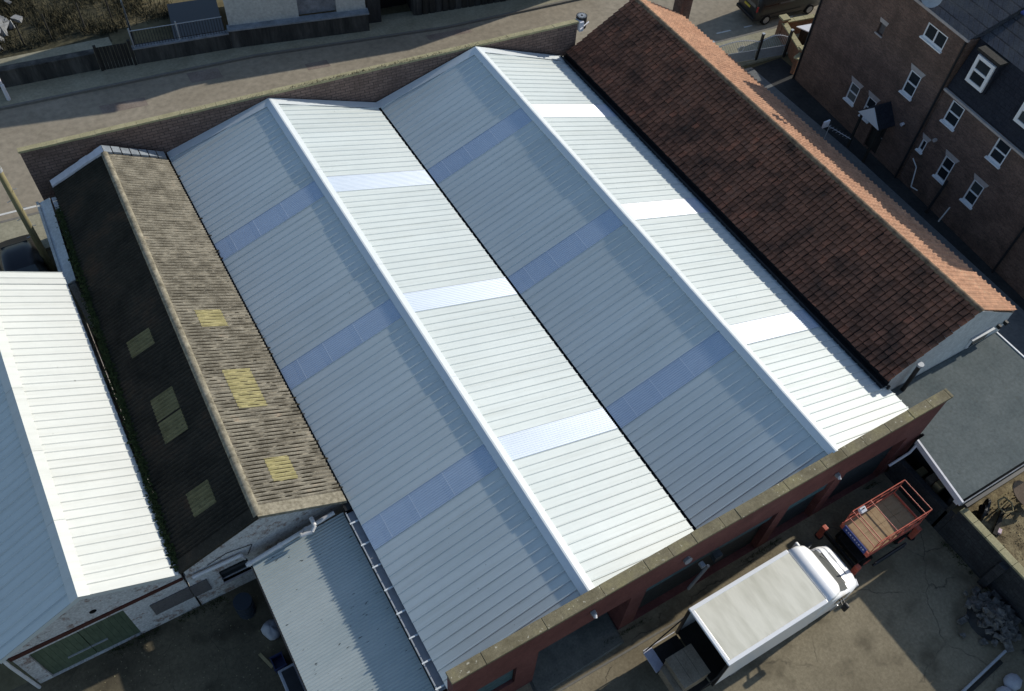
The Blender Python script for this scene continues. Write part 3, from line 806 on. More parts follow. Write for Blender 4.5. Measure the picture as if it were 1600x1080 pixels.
# walls
GY = -12.55
b = MB()
wall_holes(b, -5.55, -0.12, 0.0, 2.42, [(-4.60, -3.62, 0.85, 1.72)], 0.3, lambda a, d, z: (a, GY + d, z))
b.build('gable_wall', MT['whitewash'], SH)
b = MB(); b.extr([(-5.5, GY, 2.42), (-0.14, GY, 2.42), (-0.14, GY, 3.2), (-2.83, GY, 4.44), (-5.5, GY, 3.2)], (0, 0.3, 0)); b.build('gable_peak', MT['whitewash'], SH)
b = MB(); b.box(-0.42, -0.14, GY + 0.31, 5.3, 0, 3.03); b.box(-5.0, -4.75, 0.9, 5.7, 0, 3.1); b.build('side_wall', MT['whitewash'], SH)
b = MB(); b.box(-4.58, -3.64, GY + 0.14, GY + 0.17, 0.87, 1.70); o = b.build('window', MT['glass'], SH)
b = MB(); b.box(-4.62, -3.6, GY - 0.08, GY + 0.1, 0.79, 0.85); b.build('sill', MT['stone_lintel'], o)
b = MB(); b.box(-6.88, -5.62, GY - 0.045, GY - 0.008, 0.92, 1.72); b.box(-5.60, -5.02, GY - 0.045, GY - 0.008, 0.86, 1.68); b.build('boarded_opening', MT['board_grey'], SH)
b = MB(); b.cyl((-5.35, GY - 0.12, 2.42), (-3.75, GY - 0.12, 2.36), 0.065, 10); b.cyl((-3.75, GY - 0.12, 2.36), (-3.68, GY - 0.12, 2.0), 0.05, 8); b.build('white_gutter', MT['pipe_white'], SH)
b = MB(); b.tube([(-3.55, GY - 0.03, 2.0), (-3.3, GY - 0.03, 2.55), (-4.1, GY - 0.03, 2.75), (-4.8, GY - 0.03, 2.55)], 0.012, 6); b.build('cable', MT['plastic_black'], SH)
# light capping roof strip on the street side of the shed
b = MB(); b.hexa([(-5.72, 1.0, 2.72), (-5.28, 0.9, 2.95), (-5.06, 5.85, 2.95), (-5.55, 6.0, 2.72), (-5.72, 1.0, 2.78), (-5.28, 0.9, 3.02), (-5.06, 5.85, 3.02), (-5.55, 6.0, 2.78)])
o = b.build('side_capping', MT['gable_white'], SH)
b = MB(); b.hexa([(-5.80, 0.9, 2.70), (-5.70, 0.9, 2.70), (-5.53, 6.05, 2.70), (-5.63, 6.05, 2.70), (-5.80, 0.9, 2.84), (-5.70, 0.9, 2.84), (-5.53, 6.05, 2.84), (-5.63, 6.05, 2.84)])
b.build('capping_edge', MT['render_white'], o)
b = MB(); b.hexa([(-5.62, 1.0, 0), (-5.35, 1.0, 0), (-5.2, 5.9, 0), (-5.45, 5.9, 0), (-5.62, 1.0, 2.7), (-5.35, 1.0, 2.7), (-5.2, 5.9, 2.7), (-5.45, 5.9, 2.7)]); b.build('side_wall', MT['whitewash'], SH)
# ragged moss along the west eave
ms = MB()
random.seed(5)
for i in range(5200):
    t = random.random() ** 0.9 * 0.93
    p = Vector(lerp(LN, LF, t)) + Vector((random.gauss(-0.05, 0.07), random.uniform(-.1, .1), random.uniform(-0.03, 0.09)))
    r = random.uniform(0.015, 0.055)
    a = random.uniform(0, 6.28)
    d1 = Vector((math.cos(a), math.sin(a), random.uniform(-.3, .3))) * r
    d2 = Vector((-math.sin(a), math.cos(a), random.uniform(-.3, .3))) * r
    ms.add([p - d1, p + d2, p + d1, p - d2 + Vector((0, 0, r))], [(0, 1, 2), (0, 2, 3), (0, 3, 1), (1, 3, 2)])
stuff(ms.build('moss', MT['moss'], SH))

# ================================================================== WHITE-ROOFED BUILDING
WB = thing('white_roofed_outbuilding', 'whitewashed brick outbuilding with cream ribbed metal roof and green double doors', 'outbuilding', (-8.2, -6, 0))
XW, ZW = -8.18, 4.72
yn, yf_ = -12.85, 0.75
eE, eW = (-5.60, 3.28), (-10.95, 3.20)
for xa, za, mm, nm in ((eE[0], eE[1], MT['white_sheet'], 'e'), (eW[0], eW[1], MT['sheet'], 'w')):
    sg = 1 if xa > XW else -1
    me = slope_mesh('roof_sheet', xa, XW + 0.02 * sg, za, ZW - 0.01, mm, PR)
    y = yn + 0.05
    while y < yf_ - 0.5:
        share('roof_sheet', me, WB, (0, y, 0)); y += 1.0
for a in range(5):
    ya = yn - 0.02 + a * 2.73; yb = ya + 2.72
    c = MB()
    for s_ in (1, -1):
        ex, ez = (eE if s_ > 0 else eW)
        sl = (ez - ZW) / (ex - XW); x2 = XW + 0.28 * s_
        z2 = ZW + sl * (x2 - XW)
        c.extr([(XW, ya, ZW + 0.10), (x2, ya, z2 + 0.072), (x2, ya, z2 + 0.045), (XW, ya, ZW + 0.07)][::(1 if s_ > 0 else -1)], (0, yb - ya, 0))
    c.build('ridge_cap', MT['white_sheet'], WB)
for (ex, ez) in (eE, eW):
    for yy, w in ((yn, 0.26), (yf_ - 0.25, 0.27)):
        v = MB(); A = Vector((XW, yy, ZW)); E_ = Vector((ex, yy, ez)); o2 = Vector((0, w, 0)); u1 = Vector((0, 0, 0.05)); d1 = Vector((0, 0, -0.16))
        if yy == yn:
            v.hexa([A + d1, E_ + d1, E_ + d1 + o2 * 0.1, A + d1 + o2 * 0.1, A + u1, E_ + u1, E_ + u1 + o2 * 0.1, A + u1 + o2 * 0.1])
        v.hexa([A + u1 * 0.72, E_ + u1 * 0.72, E_ + u1 * 0.72 + o2, A + u1 * 0.72 + o2, A + u1 * 1.02, E_ + u1 * 1.02, E_ + u1 * 1.02 + o2, A + u1 * 1.02 + o2])
        v.build('verge_trim', MT['white_sheet'] if ex > XW else MT['sheet'], WB)
b = MB()
wall_holes(b, -10.85, -5.62, 0.0, 2.36, [(-10.45, -7.58, 0.02, 2.2)], 0.3, lambda a, d, z: (a, GY + d, z))
b.build('gable_wall', MT['whitewash'], WB)
b = MB(); b.extr([(-10.85, GY, 2.58), (-5.62, GY, 2.52), (-5.62, GY, 3.1), (XW, GY, 4.6), (-10.85, GY, 3.05)], (0, 0.3, 0)); b.build('gable_peak', MT['whitewash'], WB)
b = MB(); b.hexa([(-10.88, GY - 0.035, 2.36), (-5.62, GY - 0.035, 2.36), (-5.62, GY + 0.28, 2.36), (-10.88, GY + 0.28, 2.36), (-10.88, GY - 0.035, 2.57), (-5.62, GY - 0.035, 2.51), (-5.62, GY + 0.28, 2.51), (-10.88, GY + 0.28, 2.57)])
b.build('lintel_beam', MT['rust_red'], WB)
for x0, x1 in ((-10.44, -9.02), (-9.0, -7.59)):
    root = None
    n = 8
    for i in range(n):
        w = (x1 - x0) / n
        b = MB(); b.box(x0 + i * w + 0.003, x0 + (i + 1) * w - 0.003, GY + 0.08, GY + 0.12 + 0.004 * (i % 2), 0.04, 2.18)
        o = b.build('door' if root is None else 'board', MT['green_door'], WB if root is None else root)
        root = root or o
    b = MB(); b.box(x0 + 0.7 if x0 < -9.5 else x0, x1 if x0 < -9.5 else x1 - 0.9, GY + 0.03, GY + 0.075, 0.70, 0.75); b.build('door_bar', MT['galv'], root)
b = MB(); b.box(-10.85, -10.55, GY + 0.31, yf_ - 0.2, 0, 3.0); b.box(-5.9, -5.64, GY + 0.31, yf_ - 0.2, 0, 3.1); b.box(-10.54, -5.91, yf_ - 0.55, yf_ - 0.25, 0, 3.1); b.build('side_wall', MT['whitewash'], WB)
b = MB(); b.tube([(-10.98, GY - 0.02, 2.95), (-10.95, GY - 0.12, 2.3), (-10.9, GY - 0.12, 0.05)], 0.055, 8); b.build('downpipe', MT['pipe_white'], WB)
b = MB(); b.box(-11.5, -10.9, GY - 0.06, GY + 0.02, 2.7, 2.84); b.build('gutter_end', MT['pipe_white'], WB)
b = MB(); b.cyl((-8.25, GY - 0.01, 3.0), (-8.25, GY + 0.02, 3.0), 0.11, 9); b.build('vent_hole', MT['black'], WB)

# ================================================================== LEAN-TO
LT = thing('lean_to', 'grey corrugated lean-to roof with black lichen specks beside the warehouse', 'lean-to', (-1.8, -17, 0))
corr('roof', (-0.28, -24.5, 2.72), (-0.28, -13.05, 2.72), (-3.55, -24.5, 2.2), (-3.55, -13.05, 2.2), 0.105, 0.017, MT['lean'], LT, nu=4)
b = MB(); b.box(-3.50, -3.34, -24, -13.1, 0, 2.13); b.build('side_wall', MT['dark_wood'], LT)
b = MB(); b.box(-3.60, -3.555, -24.5, -13.05, 2.08, 2.2); b.build('edge_gutter', MT['gutter_dark'], LT)
b = MB(); b.cyl((-3.72, -13.05, 2.28), (-0.55, -12.98, 2.86), 0.075, 12); o = b.build('soil_pipe', MT['pipe_white'], LT)
for t in (0.02, 0.36, 0.66):
    c = MB(); p = Vector((-3.72, -13.05, 2.28)).lerp(Vector((-0.55, -12.98, 2.86)), t); q = Vector((-3.72, -13.05, 2.28)).lerp(Vector((-0.55, -12.98, 2.86)), t + 0.035)
    c.cyl(p, q, 0.095, 12); c.build('pipe_collar', MT['pipe_white'], o)
b = MB(); b.tube([(-1.75, -13.05, 2.72), (-1.8, -13.2, 2.8), (-1.45, -13.25, 2.85), (-1.3, -13.15, 2.95), (-1.3, -12.85, 3.0)], 0.07, 10); b.build('pipe_branch', MT['pipe_white'], o)

# ================================================================== TILED BUILDING
TB = thing('tiled_outbuilding', 'long building with brown clay tile roof, orange far slope and pale painted gable', 'building', (22.8, -7, 0))
TX0, TXR, TX1, TZ0, TZR = 19.25, 22.95, 26.3, 3.58, 5.57
TY0, TY1 = -18.33, 4.0
slL = (TZR - TZ0) / (TXR - TX0); slR = (TZR - TZ0) / (TX1 - TXR)
angL, angR = math.atan(slL), math.atan(slR)
def tile_geo(w=0.212, l=0.33):
    """pantile: x from the lower lip (0) up the slope, y across; S curve; a thin lip that stands clear of the tile below"""
    pr = [(0.0, 0.02), (0.03, 0.066), (0.075, 0.060), (0.115, 0.020), (0.15, 0.008), (0.185, 0.010), (w, 0.026)]
    vs = []; fs = []
    n = len(pr)
    for (y, h) in pr: vs.append((0.0, y, h + 0.070))
    for (y, h) in pr: vs.append((l, y, h))
    for (y, h) in pr: vs.append((0.004, y, h + 0.052))
    for (y, h) in pr: vs.append((l, y, h - 0.016))
    for i in range(n - 1):
        fs.append((i, i + 1, n + i + 1, n + i))
        fs.append((2 * n + i, 2 * n + i + 1, i + 1, i))
        fs.append((2 * n + i + 1, 2 * n + i, 3 * n + i, 3 * n + i + 1))
    fs.append((0, n, 3 * n, 2 * n)); fs.append((n - 1, 3 * n - 1, 4 * n - 1, 2 * n - 1))
    fs = [f[::-1] for f in fs]
    return vs, fs
tv, tfc = tile_geo()
rowL = math.hypot(TXR - TX0, TZR - TZ0)
NR = 13; ex = rowL / NR
NC = int((TY1 - TY0) / 0.25)
tb = MB(); tb.v = list(tv); tb.f = list(tfc)
tmes = [tb.mesh('roof_tile', MT['tile_old'])]
spots = []
random.seed(21)
camp = Vector((-3.34, -26.75, 30.35))
for r in range(NR):
    for c in range(NC):
        d = r * ex
        p = Vector((TX0 + d * math.cos(angL), TY0 + c * 0.25, TZ0 + d * math.sin(angL)))
        spots.append((p, (p - camp).length))
spots.sort(key=lambda q: q[1])
def tmat(rot, jit):
    return rot @ Matrix.Rotation(jit[0], 3, 'Z') @ Matrix.Rotation(jit[1], 3, 'Y')
rotL = RY(-angL)
rest = MB()
for i, (p, d) in enumerate(spots):
    jit = (random.gauss(0, 0.022), random.gauss(0, 0.02))
    p = p + Vector((random.gauss(0, 0.006), random.gauss(0, 0.004), random.uniform(0, 0.006)))
    if i < 298:
        o = share('roof_tile', tmes[0], TB, p)
        o.rotation_euler = tmat(rotL, jit).to_euler()
    else:
        R_ = tmat(rotL, jit)
        rest.add([p + R_ @ Vector(v) for v in tv], tfc)
stuff(rest.build('roof_tiles', MT['tile_old'], TB))
rest = MB()
rowR = math.hypot(TX1 - TXR, TZR - TZ0); exr = rowR / NR
RR = RZ(math.pi) @ RY(-angR)
for r in range(NR):
    for c in range(NC):
        d = r * exr
        p = Vector((TX1 - d * math.cos(angR), TY0 + (c + 1) * 0.25 + 0.012, TZ0 + d * math.sin(angR)))
        R_ = tmat(RR, (random.gauss(0, 0.010), random.gauss(0, 0.012)))
        rest.add([p + R_ @ Vector(v) for v in tv], tfc)
stuff(rest.build('orange_tiles', MT['tile_new'], TB))
nrg = 50
for i in range(nrg):
    ya = TY0 + i * (TY1 - TY0) / nrg; yb = TY0 + (i + 1) * (TY1 - TY0) / nrg
    rr = MB(); rings = []
    for y, up in ((ya, 0.012), (yb - 0.004, 0.0)):
        rings.append([(TXR + 0.125 * math.cos(t), y, TZR + 0.0 + up + 0.105 * math.sin(t)) for t in [-0.3 + k * (math.pi + 0.6) / 8 for k in range(9)]])
    rr.loft(rings); rr.build('ridge_tile', MT['tile_ridge'], TB, smooth=True)
for px_, py_, u in ((24.2, 1.55, 0.5), (25.0, -16.4, 0.5), (25.3, -5.6, 0.4)):
    pass
# sarking underneath so nothing shows through
b = MB(); b.extr([(TX0 + 0.05, TY0 + 0.05, TZ0 - 0.05), (TX1 - 0.05, TY0 + 0.05, TZ0 - 0.05), (TXR, TY0 + 0.05, TZR - 0.05)], (0, TY1 - TY0 - 0.1, 0))
b.build('roof_deck', MT['plastic_black'], TB)
b = MB(); b.box(19.55, 26.1, TY0 + 0.12, TY1 - 0.1, 0, TZ0 - 0.06); b.build('walls', MT['gable_white'], TB)
b = MB(); b.extr([(19.5, TY0 + 0.04, TZ0 - 0.3), (26.15, TY0 + 0.04, TZ0 - 0.3), (26.15, TY0 + 0.04, TZ0 - 0.02), (TXR, TY0 + 0.04, TZR - 0.03), (19.5, TY0 + 0.04, TZ0 + 0.1)], (0, 0.07, 0))
b.box(19.5, 26.15, TY0 + 0.04, TY0 + 0.11, 0, TZ0 - 0.3)
b.build('gable', MT['gable_white'], TB)
b = MB(); b.box(24.0, 25.1, TY0 - 0.03, TY0 + 0.035, 2.62, 3.2); o = b.build('gable_window', MT['upvc'], TB)
b = MB(); b.box(24.08, 25.02, TY0 - 0.045, TY0 - 0.028, 2.68, 3.14); b.build('pane', MT['glass'], o)
b = MB(); b.box(23.9, 25.2, TY0 - 0.10, TY0 + 0.03, 3.22, 3.27); b.build('hood', MT['galv'], o)
b = MB(); b.box(18.98, 19.30, TY0 - 0.02, TY1, 3.34, 3.36); b.box(18.98, 19.0, TY0 - 0.02, TY1, 3.36, 3.52); b.box(19.30, 19.33, TY0 - 0.02, TY1, 3.3, 3.54)
b.build('box_gutter', MT['gutter_dark'], TB)
b = MB(); b.cyl((20.45, TY0 - 0.18, 2.4), (20.45, TY0 - 0.18, 4.05), 0.085, 14); o = b.build('flue_pipe', MT['gutter_dark'], TB)
b = MB(); b.cyl((20.45, TY0 - 0.18, 4.05), (20.45, TY0 - 0.18, 4.15), 0.125, 14); b.build('flue_cap', MT['galv'], o)
b = MB(); b.cyl((19.3, TY0 - 0.1, 2.5), (19.3, TY0 - 0.1, 3.4), 0.06, 10); b.build('downpipe', MT['gutter_dark'], TB)
for lx in (25.55, 25.95):
    b = MB(); b.box(lx - 0.05, lx + 0.05, TY0 - 0.12, TY0 + 0.035, 3.05, 3.22); b.build('wall_lamp', MT['plastic_black'], TB)
# lichen patches lying on the orange slope
def on_right(x, y, up=0.05): return Vector((x, y, TZR - (x - TXR) * slR + up))
for (cx_, cy_, n) in ((24.05, 1.0, 26), (25.15, -16.5, 22), (25.9, -4.6, 26), (25.9, -6.4, 14)):
    pm = MB()
    for i in range(n):
        q = on_right(cx_ + random.gauss(0, 0.14), cy_ + random.gauss(0, 0.24), 0.056)
        r = random.uniform(0.03, 0.10)
        ring = []
        for k in range(7):
            t = 2 * math.pi * k / 7; rr = r * random.uniform(0.6, 1.2)
            ring.append(q + RY(angR) @ Vector((rr * math.cos(t), rr * math.sin(t), 0)))
        pm.extr(ring, (0, 0, 0.008))
    stuff(pm.build('lichen_patch', MT['verdigris'], TB))
# chimney
b = MB(); b.box(26.2, 26.85, 3.85, 4.5, 0, 6.0); b.build('chimney', MT['brick_house'], TB)
# aerial on the eave
AE = thing('tv_aerial', 'small metal television aerial beyond the orange tile slope', 'aerial', (26.6, -6.8, 3.3))
b = MB(); b.cyl((26.6, -6.8, 3.3), (26.6, -6.8, 4.2), 0.018, 6); b.build('mast', MT['galv'], AE)
b = MB(); b.cyl((26.6, -6.6, 4.15), (26.75, -8.0, 4.3), 0.014, 6); b.build('boom', MT['galv'], AE)
for i in range(7):
    y = -6.75 - i * 0.18; w = 0.18 - 0.012 * i
    b = MB(); b.cyl((26.6 - w + i * .02, y, 4.16 + i * .019), (26.6 + w + i * .02, y, 4.16 + i * .019), 0.007, 5); b.build('element', MT['galv'], AE)
b = MB(); b.box(26.42, 26.78, -6.62, -6.55, 4.0, 4.34); b.build('reflector', MT['fascia'], AE)

# drum vent and box at the end of the street wall
DV = thing('roof_extractor', 'black round extractor drum at the end of the street wall coping', 'vent', (20.25, 4.25, 4.6))
b = MB(); b.cyl((20.25, 4.35, 4.5), (20.25, 4.35, 5.1), 0.27, 18); b.build('drum', MT['gutter_dark'], DV)
for i in range(8):
    t = i * math.pi / 8
    b = MB(); b.obox((20.25, 4.35, 5.11), (0.44, 0.035, 0.02), RZ(t)); b.build('grille_bar', MT['galv'], DV)
VB = MB(); VB.box(19.95, 20.17, 3.98, 4.4, 4.5, 5.0)
tag(VB.build('meter_box', MT['fascia'], bevel=0.01), 'small pale metal box beside the black extractor drum', 'box')
b = MB(); b.tube([(19.9, 3.9, 4.7), (20.2, 4.05, 4.72), (20.6, 4.2, 4.75)], 0.035, 8)
tag(b.build('pale_pipe', MT['fascia']), 'short pale pipe under the extractor drum at the tile verge', 'pipe')

# ================================================================== FLAT-ROOFED EXTENSION
FR = thing('flat_roofed_extension', 'low extension with dark grey felt roof and white fascia by the yard', 'extension', (22.5, -20.7, 0))
FZ = 2.45
poly = [(18.90, -22.98), (25.9, -22.98), (25.9, TY0 + 0.02), (19.45, TY0 + 0.02), (19.75, -19.4), (19.70, -20.4), (19.35, -20.42)]
b = MB(); b.prism(poly, FZ - 0.06, FZ); b.build('felt_roof', MT['felt'], FR)
b = MB(); b.hexa([(18.80, -23.06, FZ - 0.24), (18.88, -23.06, FZ - 0.24), (19.34, -20.42, FZ - 0.24), (19.26, -20.42, FZ - 0.24), (18.80, -23.06, FZ + 0.03), (18.88, -23.06, FZ + 0.03), (19.34, -20.42, FZ + 0.03), (19.26, -20.42, FZ + 0.03)])
b.build('fascia_board', MT['fascia'], FR)
b = MB(); b.box(18.80, 25.98, -23.10, -23.065, FZ - 0.15, FZ + 0.02); b.build('fascia_board', MT['block_grey'], FR)
b = MB(); b.box(18.9, 25.95, -23.26, -23.14, FZ - 0.19, FZ - 0.06); b.build('gutter', MT['gutter_dark'], FR)
b = MB(); b.box(25.92, 25.98, -23.05, TY0, FZ - 0.15, FZ + 0.03); b.build('fascia_board', MT['upvc'], FR)
b = MB(); b.box(19.45, 25.85, -22.75, -22.55, 0, FZ - 0.07); b.box(20.2, 20.4, -22.5, TY0, 0, FZ - 0.07); b.box(25.6, 25.8, -22.5, TY0, 0, FZ - 0.07); b.build('walls', MT['block_wall'], FR)
b = MB(); b.cyl((19.32, -20.5, FZ - 0.1), (19.05, -20.55, FZ - 0.5), 0.05, 8); b.cyl((19.05, -20.55, FZ - 0.5), (18.4, -20.45, FZ - 1.1), 0.05, 8); b.build('rainwater_pipe', MT['fascia'], FR)
b = MB(); b.box(18.95, 19.12, -22.95, -22.78, 1.95, FZ - 0.25); b.build('fascia_return', MT['fascia'], FR)
b = MB(); b.box(18.98, 19.09, -22.92, -22.81, 0, 1.949); b.build('post', MT['dark_wood'], FR)
for i, y in enumerate((-21.3, -21.75, -22.1)):
    b = MB(); b.box(19.5, 19.9, y, y + 0.3, 0.0, 0.9 + 0.2 * i)
    tag(b.build('stored_carton', MT['card' if i % 2 else 'timber'], bevel=0.01), ('small carton stored under the white fascia, nearest the red wall', 'taller carton stored in the middle under the white fascia', 'tallest carton stored under the white fascia, nearest the garden')[i], 'carton')
# felt laps
for i in range(5):
    y = -22.2 + i * 0.95
    b = MB(); b.box(19.6, 25.8, y, y + 0.05, FZ + 0.001, FZ + 0.007); b.build('felt_lap', MT['felt'], FR)

# ================================================================== YARD WALL, RUBBLE, GARDEN BITS
YW = thing('yard_wall', 'dark block wall with pale coping between the yard and the garden', 'wall', (19.2, -25, 0))
b = MB(); b.box(18.98, 19.22, -40, -23.15, 0, 1.82); b.build('blockwork', MT['block_wall'], YW)
b = MB(); b.box(18.98, 19.2, -23.14, -20.35, 0, 1.25); b.build('blockwork', MT['block_wall'], YW)
for y in (-25.55, -28.3):
    b = MB(); b.box(18.76, 18.979, y, y + 0.3, 0, 1.7); b.build('buttress', MT['block_wall'], YW)
y = -23.15
while y > -31:
    c = MB(); c.box(18.95, 19.25, y - 0.6 + 0.006, y - 0.006, 1.82, 1.91 + random.uniform(-.006, .006)); c.build('coping_stone', MT['stone_pale'], YW, bevel=0.01); y -= 0.6
def stone(rad, seed):
    rnd = random.Random(seed)
    mb = MB()
    pts = []
    sx, sy, sz = rnd.uniform(0.8, 1.7), rnd.uniform(0.55, 1), rnd.uniform(0.45, 0.8)
    for a in (-1, 1):
        for b_ in (-1, 1):
            for c_ in (-1, 1):
                pts.append((a * rad * sx * rnd.uniform(.7, 1.1), b_ * rad * sy * rnd.uniform(.7, 1.1), c_ * rad * sz * rnd.uniform(.7, 1.1)))
    mb.add(pts, [(0, 1, 3, 2), (4, 6, 7, 5), (0, 4, 5, 1), (2, 3, 7, 6), (0, 2, 6, 4), (1, 5, 7, 3)])
    return mb.mesh('stone', MT['rubble'])
smesh = [stone(0.125, i) for i in range(10)]
RH = thing('rubble_heap', 'heap of broken grey stone and brick in the shaded yard corner', 'rubble', (18.1, -26.5, 0))
random.seed(31)
for i in range(200):
    a = random.uniform(0, 6.28); r = abs(random.gauss(0, 0.5))
    x = 18.1 + math.cos(a) * r * 0.85; y = -26.45 + math.sin(a) * r * 1.15
    if x > 18.95: continue
    z = max(0.05, 0.62 * (1 - (r / 1.35)) * random.uniform(0.75, 1.1))
    o = share('stone', random.choice(smesh), RH, (x, y, z))
    o.rotation_euler = (random.uniform(-.45, .45), random.uniform(-.45, .45), random.uniform(0, 6.28))
    s_ = random.uniform(0.5, 1.2); o.scale = (s_, s_, s_)
b = MB(); b.cyl((18.1, -26.45, 0.0), (18.1, -26.45, 0.42), 0.8, 20, 0.1); b.build('heap_core', MT['alley'], RH)
for i, (x, y, lab) in enumerate(((17.15, -26.0, 'loose grey stone nearest the truck beside the rubble heap'), (17.25, -26.9, 'squarish pale stone at the foot of the rubble heap'), (16.8, -26.35, 'tiny pale stone lying out on the dark yard'))):
    o = bpy.data.objects.new('loose_stone', smesh[i]); COL.objects.link(o); o.location = (x, y, 0.07); o.rotation_euler = (0, 0, i * 1.3)
    s_ = (0.9, 1.0, 0.5)[i]; o.scale = (s_, s_, s_); tag(o, lab, 'stone')
b = MB(); b.cyl((15.0, -27.75, 0.06), (17.6, -27.5, 0.2), 0.05, 8)
tag(b.build('metal_pole', MT['galv']), 'grey metal pole lying near the rubble heap', 'pole')
b = MB(); b.hexa([(14.9, -27.95, 0), (17.3, -27.75, 0), (17.3, -27.62, 0), (14.9, -27.82, 0), (14.9, -27.95, 0.06), (17.3, -27.75, 0.06), (17.3, -27.62, 0.06), (14.9, -27.82, 0.06)])
tag(b.build('timber_beam', MT['dark_wood']), 'dark timber beam lying on the yard beside the grey pole', 'beam')
for i, (x, y) in enumerate(((17.0, -28.35), (16.4, -28.5))):
    rings = []
    for k in range(7):
        zz = k / 6; w = 0.28 * math.sqrt(max(0.02, 1 - (2 * zz - 0.85) ** 2 * 0.8))
        rings.append([(x + w * 1.2 * math.cos(t) + 0.03 * math.sin(5 * t + k), y + w * math.sin(t), 0.02 + zz * 0.35) for t in [j * 2 * math.pi / 12 for j in range(12)]])
    m_ = MB(); m_.loft(rings)
    tag(m_.build('sack', MT['plasticbag'], smooth=True), ('pale sack nearer the rubble heap at the lower right corner', 'pale sack farther from the heap at the bottom edge')[i], 'sack')
# garden furniture and scraps
OT = thing('tilted_table', 'oval brown tabletop tipped on its edge beside the felt roof', 'table', (22.6, -23.6, 0))
ring = []
Rt = RX(math.radians(38)) @ RZ(0.5)
for k in range(24):
    t = 2 * math.pi * k / 24
    ring.append(Vector((22.55, -23.75, 0.75)) + Rt @ Vector((0.38 * math.cos(t), 0.72 * math.sin(t), 0)))
b = MB(); b.extr(ring, Rt @ Vector((0, 0, 0.035))); b.build('tabletop', MT['brown_top'], OT)
for dx in (-.2, .2):
    b = MB(); b.cyl((22.55 + dx, -23.5, 0.0), (22.55 + dx * .5, -23.75, 0.72), 0.025, 6); b.build('leg', MT['dark_wood'], OT)
GC = thing('garden_chair', 'pale frame of an upturned garden chair below the oval tabletop', 'chair', (21.7, -23.8, 0))
path = [(21.45, -23.62, 0.5), (21.55, -23.42, 0.62), (21.85, -23.45, 0.66), (21.95, -23.75, 0.6), (21.8, -24.0, 0.5), (21.5, -23.9, 0.46), (21.45, -23.62, 0.5)]
b = MB(); b.tube(path, 0.03, 8); b.build('hoop', MT['timber'], GC)
for q in ((21.45, -23.62), (21.95, -23.75), (21.8, -24.0), (21.5, -23.9)):
    b = MB(); b.cyl((q[0], q[1], 0), (q[0], q[1], 0.5), 0.02, 6); b.build('leg', MT['dark_wood'], GC)
b = MB(); b.obox((21.3, -24.0, 0.12), (1.3, 0.14, 0.1), RZ(0.45)); tag(b.build('garden_plank', MT['dark_wood']), 'dark plank lying across the garden by the chair frame', 'plank')
b = MB(); b.obox((21.02, -24.25, 0.07), (0.22, 0.2, 0.12), RZ(0.5)); tag(b.build('card_box', MT['pink'], bevel=0.01), 'small pale pink box on the dry garden ground', 'box')
b = MB(); b.obox((20.3, -24.05, 0.06), (0.15, 0.12, 0.1), RZ(1.1)); tag(b.build('broken_brick', MT['rubble'], bevel=0.01), 'pale broken brick beside the yard wall coping', 'brick')
PL = thing('plank_stack', 'pale timber frame leaning under the edge of the felt roof', 'timber', (22.0, -23.4, 0))
for i in range(3):
    b = MB(); b.obox((21.9, -23.35 - 0.13 * i, 0.3 + 0.02 * i), (1.0, 0.05, 0.06), RZ(0.12) @ RY(-0.15)); b.build('plank', MT['timber'], PL)
CB = thing('cable_reel', 'dark round reel standing under the felt roof corner', 'reel', (20.9, -23.45, 0))
b = MB(); b.cyl((20.75, -23.42, 0.4), (20.8, -23.5, 0.4), 0.36, 18); b.cyl((21.05, -23.32, 0.4), (21.1, -23.4, 0.4), 0.36, 18); b.build('flange', MT['gutter_dark'], CB)
b = MB(); b.cyl((20.8, -23.5, 0.4), (21.05, -23.32, 0.4), 0.18, 12); b.build('core', MT['dark_wood'], CB)
TS = thing('timber_offcuts', 'pile of pale timber offcuts at the right edge of the garden', 'timber', (23.3, -24.0, 0))
for i in range(9):
    b = MB(); b.obox((23.2 + random.uniform(-.25, .3), -24.0 + random.uniform(-.3, .3), 0.05 + 0.05 * i), (0.5, 0.12, 0.05), RZ(random.uniform(0, 3))); b.build('offcut', MT['stone_pale'], TS)
# fallen leaves and grass in the garden
gl = MB()
random.seed(8)
for i in range(4200):
    x = random.uniform(19.5, 27); y = -23.3 - random.random() ** 1.2 * 7; z = 0.012
    a = random.uniform(0, 6.28); r = random.uniform(0.012, 0.035)
    d = Vector((math.cos(a), math.sin(a), random.uniform(-.2, .5))) * r; e = Vector((-math.sin(a), math.cos(a), random.uniform(-.2, .5))) * r * 0.7
    p = Vector((x, y, z + r * 0.6))
    gl.add([p - d, p - e, p + d, p + e], [(0, 1, 2, 3)])
o = gl.build('fallen_leaves', MT['garden']); tag(o, 'dry fallen leaves and grass scattered over the garden ground', 'leaves'); stuff(o)

# ================================================================== TRUCK (luton box van)
TK = thing('box_truck', 'white box truck with grubby cream roof parked by the red wall', 'truck', (10.6, -22.5, 0))
bx0, bx1, by0, by1, bz0, bz1 = 7.75, 11.78, -23.50, -21.48, 0.95, 3.08
b = MB(); t_ = 0.04
b.box(bx0, bx1, by0, by0 + t_, bz0, bz1); b.box(bx0, bx1, by1 - t_, by1, bz0, bz1); b.box(bx1 - t_, bx1, by0 + t_, by1 - t_, bz0, bz1)
b.build('box_side', MT['van_white'], TK)
b = MB(); b.box(bx0 + 0.01, bx1 - 0.05, by0 + t_, by1 - t_, bz0, bz0 + 0.06); b.build('box_floor', MT['lift_dark'], TK)
b = MB(); b.box(bx0 + 0.1, bx1 + 0.0, by0 + 0.12, by1 - 0.12, bz1 - 0.03, bz1 + 0.012); o = b.build('box_roof', MT['box_roof'], TK)
